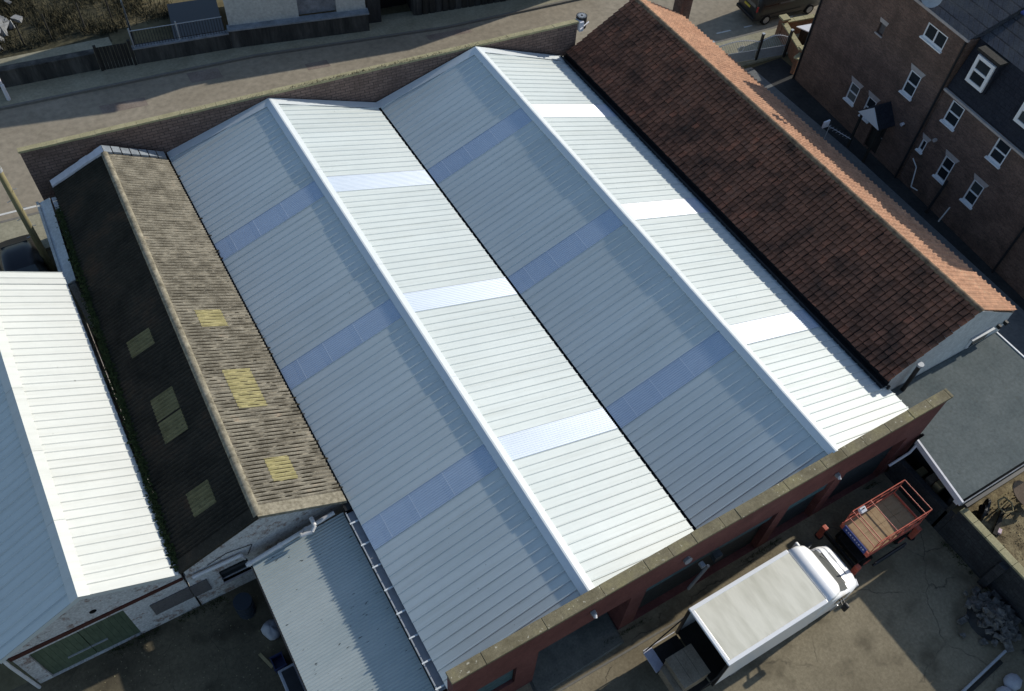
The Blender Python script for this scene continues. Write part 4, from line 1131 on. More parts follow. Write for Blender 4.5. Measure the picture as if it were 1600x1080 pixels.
b = MB(); b.box(bx0 - 0.02, bx1, by0 - 0.012, by0 + 0.12, bz1 - 0.06, bz1 + 0.03); b.box(bx0 - 0.02, bx1, by1 - 0.12, by1 + 0.012, bz1 - 0.06, bz1 + 0.03); b.box(bx0 - 0.02, bx0 + 0.12, by0 + 0.12, by1 - 0.12, bz1 - 0.06, bz1 + 0.028)
b.build('roof_rail', MT['van_white'], TK, bevel=0.02)
for ya_, yb_ in ((by0 - 0.005, by0 + 0.09), (by1 - 0.09, by1 + 0.005)):
    b = MB(); b.box(bx0 - 0.015, bx0 + 0.05, ya_, yb_, bz0 - 0.05, bz1 - 0.06); b.build('rear_frame', MT['plastic_black'], TK)
# luton nose
def rring(x, y0, y1, z0, z1, r, n=5):
    pts = []
    for (cy, cz, a0) in ((y1 - r, z1 - r, 0), (y0 + r, z1 - r, 90), (y0 + r, z0 + r, 180), (y1 - r, z0 + r, 270)):
        for k in range(n):
            t = math.radians(a0 + 90 * k / (n - 1))
            pts.append((x, cy + r * math.cos(t), cz + r * math.sin(t)))
    return pts
rings = [rring(11.80, by0 + 0.0, by1 - 0.0, 2.15, 3.07, 0.06), rring(12.2, by0 + 0.02, by1 - 0.02, 2.15, 3.05, 0.12), rring(12.5, by0 + 0.08, by1 - 0.08, 2.16, 2.95, 0.2), rring(12.68, by0 + 0.2, by1 - 0.2, 2.18, 2.75, 0.22), rring(12.76, by0 + 0.38, by1 - 0.38, 2.22, 2.58, 0.15)]
b = MB(); b.loft(rings); b.build('luton_nose', MT['van_white'], TK, smooth=True)
b = MB(); b.box(11.785, 11.81, by0 + 0.1, by1 - 0.1, 3.06, 3.098); b.build('roof_seam', MT['galv'], TK)
# cab: side profile lofted in x
cy0, cy1 = -23.45, -21.53
rings = [rring(11.85, cy0, cy1, 0.45, 2.2, 0.12), rring(12.7, cy0, cy1, 0.45, 2.18, 0.2), rring(12.95, cy0, cy1, 0.42, 2.0, 0.22), rring(13.5, cy0 + 0.02, cy1 - 0.02, 0.42, 1.5, 0.18), rring(13.8, cy0 + 0.04, cy1 - 0.04, 0.4, 1.45, 0.2), rring(14.12, cy0 + 0.12, cy1 - 0.12, 0.38, 1.34, 0.25), rring(14.32, cy0 + 0.3, cy1 - 0.3, 0.38, 1.12, 0.3), rring(14.38, cy0 + 0.5, cy1 - 0.5, 0.42, 0.95, 0.22)]
b = MB(); b.loft(rings); cab = b.build('cab', MT['van_white'], TK, smooth=True)
b = MB()
n = 8
vs = []
for i in range(n + 1):
    t = -1 + 2 * i / n
    y = (cy0 + cy1) / 2 + t * 0.80; bow = 0.10 * (1 - t * t)
    vs.append((12.96 + bow, y, 2.045)); vs.append((13.56 + bow, y, 1.53))
b.add(vs, [(2 * i, 2 * i + 1, 2 * i + 3, 2 * i + 2) for i in range(n)])
b.build('windscreen', MT['glass'], cab)
b = MB(); b.tube([(13.62, -22.9, 1.54), (13.4, -22.55, 1.72)], 0.014, 6); b.tube([(13.64, -22.3, 1.54), (13.42, -21.95, 1.72)], 0.014, 6); b.build('wiper', MT['plastic_black'], cab)
b = MB(); b.hexa([(13.6, -23.1, 1.48), (13.68, -23.1, 1.47), (13.68, -21.85, 1.47), (13.6, -21.85, 1.48), (13.6, -23.1, 1.52), (13.68, -23.1, 1.50), (13.68, -21.85, 1.50), (13.6, -21.85, 1.52)]); b.build('scuttle', MT['plastic_black'], cab)
for y0_, y1_ in ((-22.35, -21.95), (-23.05, -22.65)):
    b = MB(); b.hexa([(13.92, y0_, 1.37), (13.98, y0_, 1.36), (13.98, y1_, 1.36), (13.92, y1_, 1.37), (13.92, y0_, 1.425), (13.98, y0_, 1.402), (13.98, y1_, 1.402), (13.92, y1_, 1.425)]); b.build('bonnet_vent', MT['galv'], cab)
for y_ in (-23.2, -21.78):
    b = MB(); b.obox((14.2, y_, 1.02), (0.16, 0.26, 0.2), RZ(0.4 if y_ > -22.5 else -0.4)); b.build('headlight', MT['clear_lamp'], cab, bevel=0.03)
b = MB(); b.box(14.3, 14.4, -22.9, -22.1, 0.70, 0.88); b.build('grille', MT['plastic_black'], cab, bevel=0.02)
for sgn, y_ in ((-1, cy0), (1, cy1)):
    b = MB(); b.box(12.85, 13.35, y_ - 0.012 if sgn < 0 else y_ - 0.004, y_ + 0.004 if sgn < 0 else y_ + 0.012, 1.35, 1.85); b.build('side_window', MT['glass'], cab)
    b = MB(); b.cyl((13.1, y_ + sgn * 0.0, 1.62), (13.02, y_ + sgn * 0.26, 1.66), 0.025, 6); b.cyl((13.1, y_, 1.42), (13.02, y_ + sgn * 0.26, 1.42), 0.025, 6); m_ = b.build('mirror', MT['plastic_black'], TK)
    b = MB(); b.box(12.95, 13.07, y_ + min(sgn * 0.18, sgn * 0.38), y_ + max(sgn * 0.18, sgn * 0.38), 1.35, 1.75); b.build('mirror_housing', MT['plastic_black' if sgn < 0 else 'van_white'], m_, bevel=0.04)
def wheel(parent, x, y, r, w, m_r='rim', axis=(0, 1, 0)):
    a = Vector(axis)
    b = MB(); b.cyl(Vector((x, y, r)) - a * w / 2, Vector((x, y, r)) + a * w / 2, r, 22); o = b.build('wheel', MT['tyre'], parent, bevel=0.03)
    b = MB(); b.cyl(Vector((x, y, r)) - a * (w / 2 + 0.006), Vector((x, y, r)) + a * (w / 2 + 0.006), r * 0.62, 16); b.build('rim', MT[m_r], o)
    c = MB()
    for k in range(5):
        t = 2 * math.pi * k / 5
        c.obox(Vector((x, y, r)) + Vector((math.cos(t) * r * 0.33, 0, math.sin(t) * r * 0.33)), (r * 0.5, w + 0.03, 0.045), RY(-t))
    c.build('spokes', MT[m_r], o)
for wx in (8.9, 13.35):
    for wy in (-23.32, -21.66): wheel(TK, wx, wy, 0.34, 0.22)
b = MB(); b.box(7.8, 12.9, -23.0, -22.8, 0.5, 0.7); b.box(7.8, 12.9, -22.2, -22.0, 0.5, 0.7); b.build('chassis_rail', MT['lift_dark'], TK)
# tail lift
b = MB(); b.box(6.45, 7.72, -23.42, -21.56, 0.86, 0.92); o = b.build('tail_lift', MT['lift_dark'], TK)
b = MB(); b.hexa([(6.40, -22.25, 0.88), (6.75, -22.25, 0.88), (6.75, -21.5, 0.88), (6.40, -21.5, 0.88), (6.40, -22.25, 0.94), (6.75, -22.25, 0.94), (6.75, -21.5, 0.94), (6.40, -21.5, 0.94)]); b.build('lift_flap', MT['tailsteel'], o)
b = MB(); b.cyl((6.5, -21.5, 0.96), (7.72, -21.5, 2.3), 0.022, 6); b.cyl((6.5, -23.48, 0.96), (7.72, -23.48, 2.3), 0.022, 6); b.build('lift_arm', MT['lift_dark'], o)
b = MB(); b.cyl((6.42, -21.47, 0.97), (7.7, -21.47, 0.97), 0.02, 6); b.build('edge_rail', MT['fascia'], o)
CR = thing('brown_crate', 'brown board crate standing on the truck tail lift', 'crate', (7.2, -22.7, 0.93))
b = MB(); b.box(6.62, 7.62, -23.2, -22.2, 0.93, 1.78); b.build('body', MT['card'], CR, bevel=0.01)
for i in range(3):
    x0_ = 6.60 + i * 0.345
    b = MB(); b.box(x0_, x0_ + 0.335, -23.22, -22.18, 1.783, 1.81); b.build('lid_board', MT['card'], CR)
CR2 = thing('low_brown_carton', 'lower brown carton on the tail lift in front of the crate', 'carton', (6.5, -22.9, 0.93))
b = MB(); b.box(6.42, 6.60, -23.35, -22.3, 0.945, 1.45); b.build('body', MT['card'], CR2, bevel=0.01)
b = MB(); b.box(6.41, 6.61, -23.36, -22.29, 1.452, 1.466); b.build('lid', MT['card'], CR2)

# ================================================================== SCISSOR LIFT
SL = thing('scissor_lift', 'red scissor lift with plywood deck and guard rails in the shade', 'scissor lift', (16.2, -22.05, 0))
px0, px1, py0, py1, pz, rz_ = 15.10, 17.62, -22.72, -21.40, 1.45, 2.50
for i in range(4):
    xa = px0 + i * (px1 - px0) / 4; xb = px0 + (i + 1) * (px1 - px0) / 4
    for k in range(2):
        ya = py0 + k * (py1 - py0) / 2; yb = ya + (py1 - py0) / 2
        b = MB(); b.box(xa + 0.004, xb - 0.004, ya + 0.004, yb - 0.004, pz - 0.03, pz + 0.002 * ((i + k) % 2)); b.build('deck_board', MT['ply'], SL)
b = MB(); b.box(px0 - 0.03, px1 + 0.03, py0 - 0.03, py0, pz - 0.16, pz + 0.12); b.box(px0 - 0.03, px1 + 0.03, py1, py1 + 0.03, pz - 0.16, pz + 0.12); b.box(px0 - 0.03, px0, py0, py1, pz - 0.16, pz + 0.1); b.box(px1, px1 + 0.03, py0, py1, pz - 0.16, pz + 0.1)
b.build('deck_frame', MT['lift_red'], SL)
for y_ in (py0, py1):
    for z_ in (rz_, rz_ - 0.42):
        b = MB(); b.cyl((px0, y_, z_), (px1, y_, z_), 0.019, 8); b.build('guard_rail', MT['lift_red'], SL)
    for i in range(6):
        x_ = px0 + i * (px1 - px0) / 5
        b = MB(); b.cyl((x_, y_, pz), (x_, y_, rz_), 0.017, 8); b.build('rail_post', MT['lift_red'], SL)
for x_ in (px0, px1):
    for z_ in (rz_, rz_ - 0.42):
        b = MB(); b.cyl((x_, py0, z_), (x_, py1, z_), 0.017, 8); b.build('guard_rail', MT['lift_red'], SL)
for x_ in (15.95,):
    b = MB(); b.cyl((x_, py0, rz_), (x_, py1, rz_), 0.018, 8); b.build('cross_rail', MT['lift_red'], SL)
b = MB(); b.cyl((15.5, py0, rz_ - 0.42), (15.5, py1, rz_ - 0.42), 0.018, 8); b.build('cross_rail', MT['lift_red'], SL)
b = MB(); b.box(px0 - 0.07, px0 - 0.035, py0 + 0.12, py1 - 0.12, pz - 0.1, pz + 0.22); sg = b.build('name_board', MT['blue_sign'], SL)
for i in range(9):
    y_ = py0 + 0.2 + i * 0.105
    b = MB(); b.box(px0 - 0.073, px0 - 0.0705, y_, y_ + 0.055 - 0.02 * (i % 2), pz + 0.03, pz + 0.11); b.build('sign_stroke', MT['fascia'], sg)
b = MB(); b.obox((15.45, py1 - 0.12, rz_ - 0.02), (0.26, 0.2, 0.14), RX(0.4)); o = b.build('control_box', MT['fascia'], SL, bevel=0.02)
b = MB(); b.cyl((15.45, py1 - 0.12, rz_ + 0.04), (15.45, py1 - 0.14, rz_ + 0.16), 0.02, 8); b.build('joystick', MT['plastic_black'], o)
for y_ in (py0 + 0.1, py1 - 0.2):
    for sgn in (1, -1):
        b = MB()
        for lv in range(2):
            z0_ = 0.55 + lv * 0.38
            p, q = (px0 + 0.3, y_, z0_), (px1 - 0.3, y_, z0_ + 0.36)
            if sgn < 0: p, q = (p[0], y_ + 0.06, q[2]), (q[0], y_ + 0.06, p[2])
            d = Vector(q) - Vector(p)
            b.obox((Vector(p) + Vector(q)) / 2, (d.length, 0.05, 0.11), RY(-math.atan2(d.z, d.x)))
        b.build('scissor_arm', MT['lift_dark'], SL)
b = MB(); b.box(15.2, 17.75, py0 + 0.1, py1 - 0.1, 0.28, 0.52); b.build('chassis', MT['lift_dark'], SL, bevel=0.03)
for x_ in (15.6, 17.35):
    for y_ in (py0 + 0.1, py1 - 0.1): wheel(SL, x_, y_, 0.28, 0.24, 'lift_red')
for x_, y_ in ((14.92, py0 - 0.05), (14.92, py1 + 0.35), (17.95, py0 - 0.05), (17.95, py1 + 0.1)):
    b = MB(); b.box(x_ - 0.09, x_ + 0.09, y_ - 0.1, y_ + 0.1, 0.0, 0.75); o = b.build('outrigger', MT['lift_red'], SL, bevel=0.02)
    b = MB(); b.cyl((x_, y_, 0.0), (x_, y_, 0.03), 0.16, 12); b.build('foot_pad', MT['lift_dark'], o)
b = MB(); b.box(14.87, 14.97, py0, py1 + 0.3, 0.42, 0.58); b.box(17.9, 18.0, py0, py1 + 0.1, 0.42, 0.58); b.build('outrigger_beam', MT['lift_dark'], SL)
b = MB(); b.cyl((15.4, py0 - 0.28, 0.95), (16.9, py0 - 0.28, 1.0), 0.05, 8); b.cyl((15.4, py0 - 0.28, 0.75), (16.9, py0 - 0.28, 0.8), 0.05, 8); b.build('hydraulic_hose', MT['gutter_dark'], SL)

# ================================================================== BRICK HOUSE
HA = math.atan2(-0.997, -0.0778)
HS = thing('brick_house', 'tall dark brown brick house with white windows and black slate mansard', 'house', (32.42, 0.44, 0), HA)
I = lambda a, d, z: (a, d, z)
WIN_L = [(6.40, 7.68, 6.78, 7.50, 'wide'), (6.66, 7.38, 3.93, 5.14, 'sash'), (3.76, 4.44, 1.41, 2.43, 'sash'), (5.08, 5.70, 1.30, 2.48, 'sash')]
WIN_R = [(9.33, 10.10, 4.18, 5.32, 'sash'), (12.18, 12.95, 4.30, 5.40, 'sash'), (8.90, 9.22, 2.09, 2.72, 'small'), (10.38, 11.02, 1.66, 2.90, 'sash'), (12.22, 12.88, 1.73, 2.97, 'sash')]
VENT = (3.95, 4.35, 5.42, 5.98)
DOOR = (6.0, 6.9, 0.05, 2.15)
b = MB(); wall_holes(b, 2.85, 8.70, 0.0, 8.0, [w[:4] for w in WIN_L] + [VENT, DOOR], 0.3, I); b.build('front_wall', MT['brick_house'], HS)
b = MB(); wall_holes(b, 8.71, 15.45, 0.0, 5.45, [w[:4] for w in WIN_R], 0.3, lambda a, d, z: (a, d + 0.06, z)); b.build('front_wall', MT['brick_house'], HS)
b = MB(); b.box(0.0, 2.849, 0.004, 7.0, 0, 6.45); b.build('end_wing', MT['brick_house'], HS)
b = MB(); b.box(2.86, 3.1, 0.31, 7.4, 0, 7.95); b.box(8.45, 8.69, 0.31, 7.4, 0, 7.95); b.box(3.11, 8.44, 7.1, 7.4, 0, 7.95); b.build('side_wall', MT['brick_house'], HS)
b = MB(); b.box(15.2, 15.44, 0.4, 7.4, 0, 5.4); b.box(8.72, 15.19, 7.1, 7.4, 0, 5.4); b.build('side_wall', MT['brick_house'], HS)
b = MB(); b.box(15.46, 22, 0.1, 7.0, 0, 3.9); b.build('lower_wing', MT['brick_house'], HS)
def window(w, yo):
    a, c, z0, z1, kind = w
    f = MB(); t = 0.07; y0, y1 = yo + 0.03, yo + 0.10
    f.box(a, a + t, y0, y1, z0, z1); f.box(c - t, c, y0, y1, z0, z1); f.box(a + t, c - t, y0, y1, z0, z0 + t); f.box(a + t, c - t, y0, y1, z1 - t, z1)
    if kind == 'wide':
        m_ = (a + c) / 2; f.box(m_ - t / 2, m_ + t / 2, y0, y1, z0 + t, z1 - t)
    elif kind == 'sash':
        m_ = (z0 + z1) / 2; f.box(a + t, c - t, y0, y1, m_ - t / 2, m_ + t / 2)
    o = f.build('window', MT['upvc'], HS)
    def pane(p, q, r, s):
        g_ = MB(); g_.box(p, q, yo + 0.06, yo + 0.075, r, s); g_.build('pane', MT['glass'], o)
    if kind == 'wide':
        pane(a + t, m_ - t / 2, z0 + t, z1 - t); pane(m_ + t / 2, c - t, z0 + t, z1 - t)
    elif kind == 'sash':
        pane(a + t, c - t, z0 + t, m_ - t / 2); pane(a + t, c - t, m_ + t / 2, z1 - t)
    else:
        pane(a + t, c - t, z0 + t, z1 - t)
    s_ = MB(); s_.hexa([(a - 0.05, yo - 0.10, z0 - 0.08), (c + 0.05, yo - 0.10, z0 - 0.08), (c + 0.05, yo - 0.003, z0 - 0.08), (a - 0.05, yo - 0.003, z0 - 0.08), (a - 0.05, yo - 0.10, z0 - 0.02), (c + 0.05, yo - 0.10, z0 - 0.02), (c + 0.05, yo - 0.003, z0), (a - 0.05, yo - 0.003, z0)])
    s_.box(a, c, yo + 0.0, yo + 0.028, z0 + 0.001, z0 + 0.03)
    s_.build('sill', MT['upvc'], o)
    if kind != 'wide' and z1 < 5.2:
        l_ = MB(); l_.extr([(a - 0.02, yo - 0.006, z1 + 0.004), (c + 0.02, yo - 0.006, z1 + 0.004), (c + 0.14, yo - 0.006, z1 + 0.25), (a - 0.14, yo - 0.006, z1 + 0.25)], (0, 0.004, 0)); l_.build('lintel', MT['stone_lintel'], o)
for w in WIN_L: window(w, 0.0)
for w in WIN_R: window(w, 0.06)
b = MB(); b.box(VENT[0], VENT[1], 0.14, 0.17, VENT[2], VENT[3]); o = b.build('blocked_opening', MT['board_grey'], HS)
b = MB(); b.extr([(VENT[0] - 0.04, -0.006, VENT[3]), (VENT[1] + 0.04, -0.006, VENT[3]), (VENT[1] + 0.1, -0.006, VENT[3] + 0.2), (VENT[0] - 0.1, -0.006, VENT[3] + 0.2)], (0, 0.004, 0)); b.box(VENT[0] - 0.05, VENT[1] + 0.05, -0.06, -0.004, VENT[2] - 0.06, VENT[2]); b.build('lintel', MT['stone_lintel'], o)
# eaves and slate roofs
b = MB(); b.box(2.8, 8.72, -0.12, -0.004, 7.93, 8.05); b.build('eaves_gutter', MT['stone_lintel'], HS)
rid = 3.7; rzz = 8.02 + 0.40 * rid
b = MB(); b.add([(2.78, -0.1, 8.06), (8.72, -0.1, 8.06), (8.72, rid, rzz), (2.78, rid, rzz), (8.72, 7.5, 8.06), (2.78, 7.5, 8.06)], [(0, 1, 2, 3), (3, 2, 4, 5), (0, 3, 5), (1, 4, 2), (0, 5, 4, 1)])
b.build('slate_roof', MT['slate'], HS)
# mansard over the right half
mz0, mz1, my0, my1 = 5.56, 8.0, 0.10, 0.62
b = MB(); b.add([(8.73, my0, mz0), (15.5, my0, mz0), (15.5, my1, mz1), (8.73, my1, mz1), (15.5, 7.4, mz0), (8.73, 7.4, mz0), (15.5, 7.0, mz1), (8.73, 7.0, mz1)], [(0, 1, 2, 3), (1, 4, 6, 2), (5, 0, 3, 7), (0, 5, 4, 1), (5, 7, 6, 4), (3, 2, 6, 7)])
b.build('mansard_slope', MT['slate_dark'], HS)
b = MB(); b.add([(8.73, my1 - 0.06, mz1 + 0.01), (15.55, my1 - 0.06, mz1 + 0.01), (15.55, rid, 9.2), (8.73, rid, 9.2), (15.55, 7.05, mz1 + 0.01), (8.73, 7.05, mz1 + 0.01)], [(0, 1, 2, 3), (3, 2, 4, 5), (0, 3, 5), (1, 4, 2), (0, 5, 4, 1)])
b.build('slate_roof', MT['slate'], HS)
b = MB(); b.box(8.73, 15.5, -0.08, 0.055, 5.46, 5.56); b.build('eaves_gutter', MT['stone_lintel'], HS)
for a in (9.36, 12.3):
    c_ = a + 1.0
    b = MB(); b.box(a - 0.1, c_ + 0.1, 0.15, 1.2, 6.35, 7.85); d_ = b.build('dormer', MT['slate_dark'], HS)
    b = MB(); b.box(a - 0.16, c_ + 0.16, 0.05, 1.5, 7.85, 7.97); b.build('dormer_roof', MT['dark_wood'], d_)
    f = MB(); t = 0.15; z0, z1, y0, y1 = 6.42, 7.74, 0.05, 0.148
    f.box(a, a + t, y0, y1, z0, z1); f.box(c_ - t, c_, y0, y1, z0, z1); f.box(a + t, c_ - t, y0, y1, z0, z0 + t); f.box(a + t, c_ - t, y0, y1, z1 - t, z1); m_ = (z0 + z1) / 2
    f.box(a + t, c_ - t, y0, y1, m_ - 0.05, m_ + 0.05); f.build('dormer_window', MT['upvc'], d_)
    g_ = MB(); g_.box(a + t, c_ - t, 0.10, 0.12, z0 + t, m_ - 0.05); g_.build('pane', MT['glass'], d_)
    g_ = MB(); g_.box(a + t, c_ - t, 0.10, 0.12, m_ + 0.05, z1 - t); g_.build('pane', MT['glass'], d_)
# skylight, satellite dish
b = MB(); b.obox((9.3, 2.6, 9.16), (0.8, 1.0, 0.08), RX(math.atan(0.4))); b.build('roof_window', MT['blue_sign'], HS)
# downpipes
for s_, zt in ((8.62, 7.9), (15.5, 5.4)):
    b = MB(); b.cyl((s_, -0.07, 0), (s_, -0.07, zt), 0.055, 8); b.build('downpipe', MT['gutter_dark'], HS)
b = MB(); b.cyl((0.03, -0.06, 0), (0.03, -0.06, 6.4), 0.05, 8); b.build('downpipe', MT['gutter_dark'], HS)
b = MB(); b.cyl((11.2, -0.3, 0.0), (11.2, -0.08, 2.0), 0.07, 8); b.build('soil_pipe', MT['gutter_dark'], HS)
b = MB(); b.tube([(9.0, -0.06, 1.6), (9.4, -0.06, 1.35), (9.8, -0.3, 0.5), (10.2, -0.3, 0.6)], 0.03, 8); b.build('waste_pipe', MT['pipe_white'], HS)
b = MB(); b.cyl((12.0, -0.07, 1.0), (12.0, -0.3, 0.15), 0.035, 8); b.build('waste_pipe', MT['pipe_white'], HS)
# porch
b = MB(); b.extr([(5.66, -1.06, 2.24), (7.18, -1.06, 2.24), (6.42, -1.06, 3.03)], (0, 0.05, 0)); po = b.build('porch', MT['upvc'], HS)
b = MB()
for q in ((5.62, 6.42), (6.42, 7.22)):
    za, zb = (2.2, 3.04) if q[0] < 6 else (3.04, 2.2)
    b.hexa([(q[0], -1.0, za), (q[1], -1.0, zb), (q[1], -0.006, zb), (q[0], -0.006, za), (q[0], -1.0, za + 0.07), (q[1], -1.0, zb + 0.07), (q[1], -0.006, zb + 0.07), (q[0], -0.006, za + 0.07)])
b.build('porch_roof', MT['slate_dark'], po)
b = MB(); b.box(5.75, 5.85, -0.9, -0.8, 0, 2.25); b.box(7.0, 7.1, -0.9, -0.8, 0, 2.25); b.build('porch_post', MT['dark_wood'], po)
b = MB(); b.box(6.02, 6.88, 0.1, 0.15, 0.06, 2.13); d_ = b.build('door', MT['dark_wood'], HS)
b = MB(); b.cyl((6.8, 0.06, 1.05), (6.8, 0.1, 1.05), 0.03, 8); b.build('handle', MT['galv'], d_)
b = MB(); b.cyl((7.62, -0.16, 2.62), (7.62, -0.004, 2.66), 0.09, 12, 0.07); b.build('outside_lamp', MT['fascia'], HS)
b = MB(); b.cyl((9.55, -0.08, 3.15), (9.55, 0.055, 3.15), 0.09, 10); b.build('vent_cowl', MT['stone_lintel'], HS)
SD = thing('satellite_dish', 'pale satellite dish at the house eaves on the top edge', 'dish', (32.0, -5.7, 8.1))
rings = []
dc = Vector((31.85, -5.62, 8.55)); dn = Vector((-0.75, -0.45, 0.45)).normalized()
du = dn.orthogonal().normalized(); dw = dn.cross(du)
mbd = MB()
rr_ = []
for k in range(6):
    r = 0.02 + 0.42 * k / 5; dep = 0.10 * (k / 5) ** 2
    rr_.append([tuple(dc + dn * dep + du * math.cos(t) * r + dw * math.sin(t) * r) for t in [j * 2 * math.pi / 20 for j in range(20)]])
mbd.loft(rr_, cap=False); mbd.build('reflector', MT['galv'], SD, smooth=True)
b = MB(); b.cyl(dc, (32.2, -5.7, 8.1), 0.03, 8); b.build('bracket', MT['galv'], SD)
b = MB(); b.cyl(dc - dw * 0.4, dc + dn * 0.5, 0.015, 6); b.build('feed_arm', MT['galv'], SD)

# porch of the end wing, garden walls, gate
GW = thing('gateside_wall', 'low brick garden wall with pale stone coping beside the house corner', 'wall', (34.5, 3, 0))
segs = [((34.15, 3.75), (36.8, 3.25)), ((34.15, 3.75), (33.2, 1.0)), ((33.2, 1.0), (32.45, 0.75))]
for (p, q) in segs:
    d = Vector((q[0] - p[0], q[1] - p[1], 0)); L_ = d.length; a = math.atan2(d.y, d.x); c = ((p[0] + q[0]) / 2, (p[1] + q[1]) / 2)
    b = MB(); b.obox((c[0], c[1], 0.5), (L_ - 0.24, 0.22, 1.0), RZ(a)); b.build('brickwork', MT['brick_garden'], GW)
    n = max(1, int(L_ / 0.55))
    for i in range(n):
        t = (i + 0.5) / n
        b = MB(); b.obox((p[0] + d.x * t, p[1] + d.y * t, 1.04), (L_ / n - 0.02, 0.32, 0.08), RZ(a)); b.build('coping_stone', MT['stone_pale'], GW)
for (x, y) in ((34.15, 3.75), (33.2, 1.0)):
    b = MB(); b.obox((x, y, 0.62), (0.36, 0.36, 1.24), RZ(-0.15)); pr_ = b.build('pier', MT['brick_garden'], GW)
    b = MB(); b.obox((x, y, 1.29), (0.5, 0.5, 0.1), RZ(-0.15)); b.build('pier_cap', MT['stone_pale'], pr_)
b = MB(); b.obox((34.6, 1.9, 0.8), (1.0, 0.9, 0.1), RZ(-0.15)); bi = MB()
BN = thing('bin_store', 'small bin store with pale blue-grey lid inside the garden wall', 'bin store', (34.9, 2.2, 0))
b = MB(); b.extr([(34.3, 2.9, 1.15), (35.9, 2.6, 1.15), (34.9, 1.5, 1.15)][::-1], (0, 0, 0.05)); b.build('lid', MT['fascia'], BN)
b = MB(); b.prism([(35.0, 1.8), (35.6, 2.5), (34.6, 2.75)], 0, 1.14); b.build('body', MT['dark_wood'], BN)
MG = thing('metal_gate', 'pale grey curved-top metal gate with vertical bars across the alley', 'gate', (31.5, 2.8, 0))
def gate_leaf(p, q, h0, h1, nb):
    d = Vector((q[0] - p[0], q[1] - p[1], 0))
    for i in range(nb + 1):
        t = i / nb; h = h0 + (h1 - h0) * math.sin(t * math.pi) * 1.0
        x, y = p[0] + d.x * t, p[1] + d.y * t
        b = MB(); b.cyl((x, y, 0.12), (x, y, h), 0.012, 6); b.build('bar', MT['galv'], MG)
    for z in (0.16, 0.75):
        b = MB(); b.cyl((p[0], p[1], z), (q[0], q[1], z), 0.025, 8); b.build('cross_rail', MT['galv'], MG)
    pts = [(p[0] + d.x * i / 12, p[1] + d.y * i / 12, h0 - 0.08 + (h1 - h0) * math.sin(i / 12 * math.pi)) for i in range(13)]
    b = MB(); b.tube(pts, 0.022, 8); b.build('top_rail', MT['fascia'], MG)
gate_leaf((28.6, 3.25), (31.4, 2.62), 1.35, 1.6, 26)
gate_leaf((31.5, 2.6), (33.1, 2.25), 1.35, 1.6, 14)
for (x, y, h) in ((28.5, 3.3, 1.7), (31.45, 2.6, 1.75), (33.2, 2.2, 1.7)):
    b = MB(); b.box(x - 0.06, x + 0.06, y - 0.06, y + 0.06, 0, h); b.build('post', MT['gutter_dark'], MG)
    b = MB(); b.box(x - 0.075, x + 0.075, y - 0.075, y + 0.075, h, h + 0.05); b.build('post_cap', MT['galv'], MG)
b = MB(); b.obox((30.0, 2.93, 0.45), (2.7, 0.02, 0.55), RZ(math.atan2(-0.63, 2.8))); b.build('gate_panel', MT['galv'], MG)
b = MB(); b.obox((32.3, 2.42, 0.45), (1.5, 0.02, 0.55), RZ(math.atan2(-0.35, 1.6))); b.build('gate_panel', MT['galv'], MG)
b = MB()
for k in range(16):
    t0 = 2 * math.pi * k / 16; t1 = 2 * math.pi * (k + 1) / 16
    b.cyl((30.3 + 0.2 * math.cos(t0), 2.85 - 0.02, 1.02 + 0.2 * math.sin(t0)), (30.3 + 0.2 * math.cos(t1), 2.85 - 0.02, 1.02 + 0.2 * math.sin(t1)), 0.016, 6)
b.build('ring_ornament', MT['fascia'], MG)

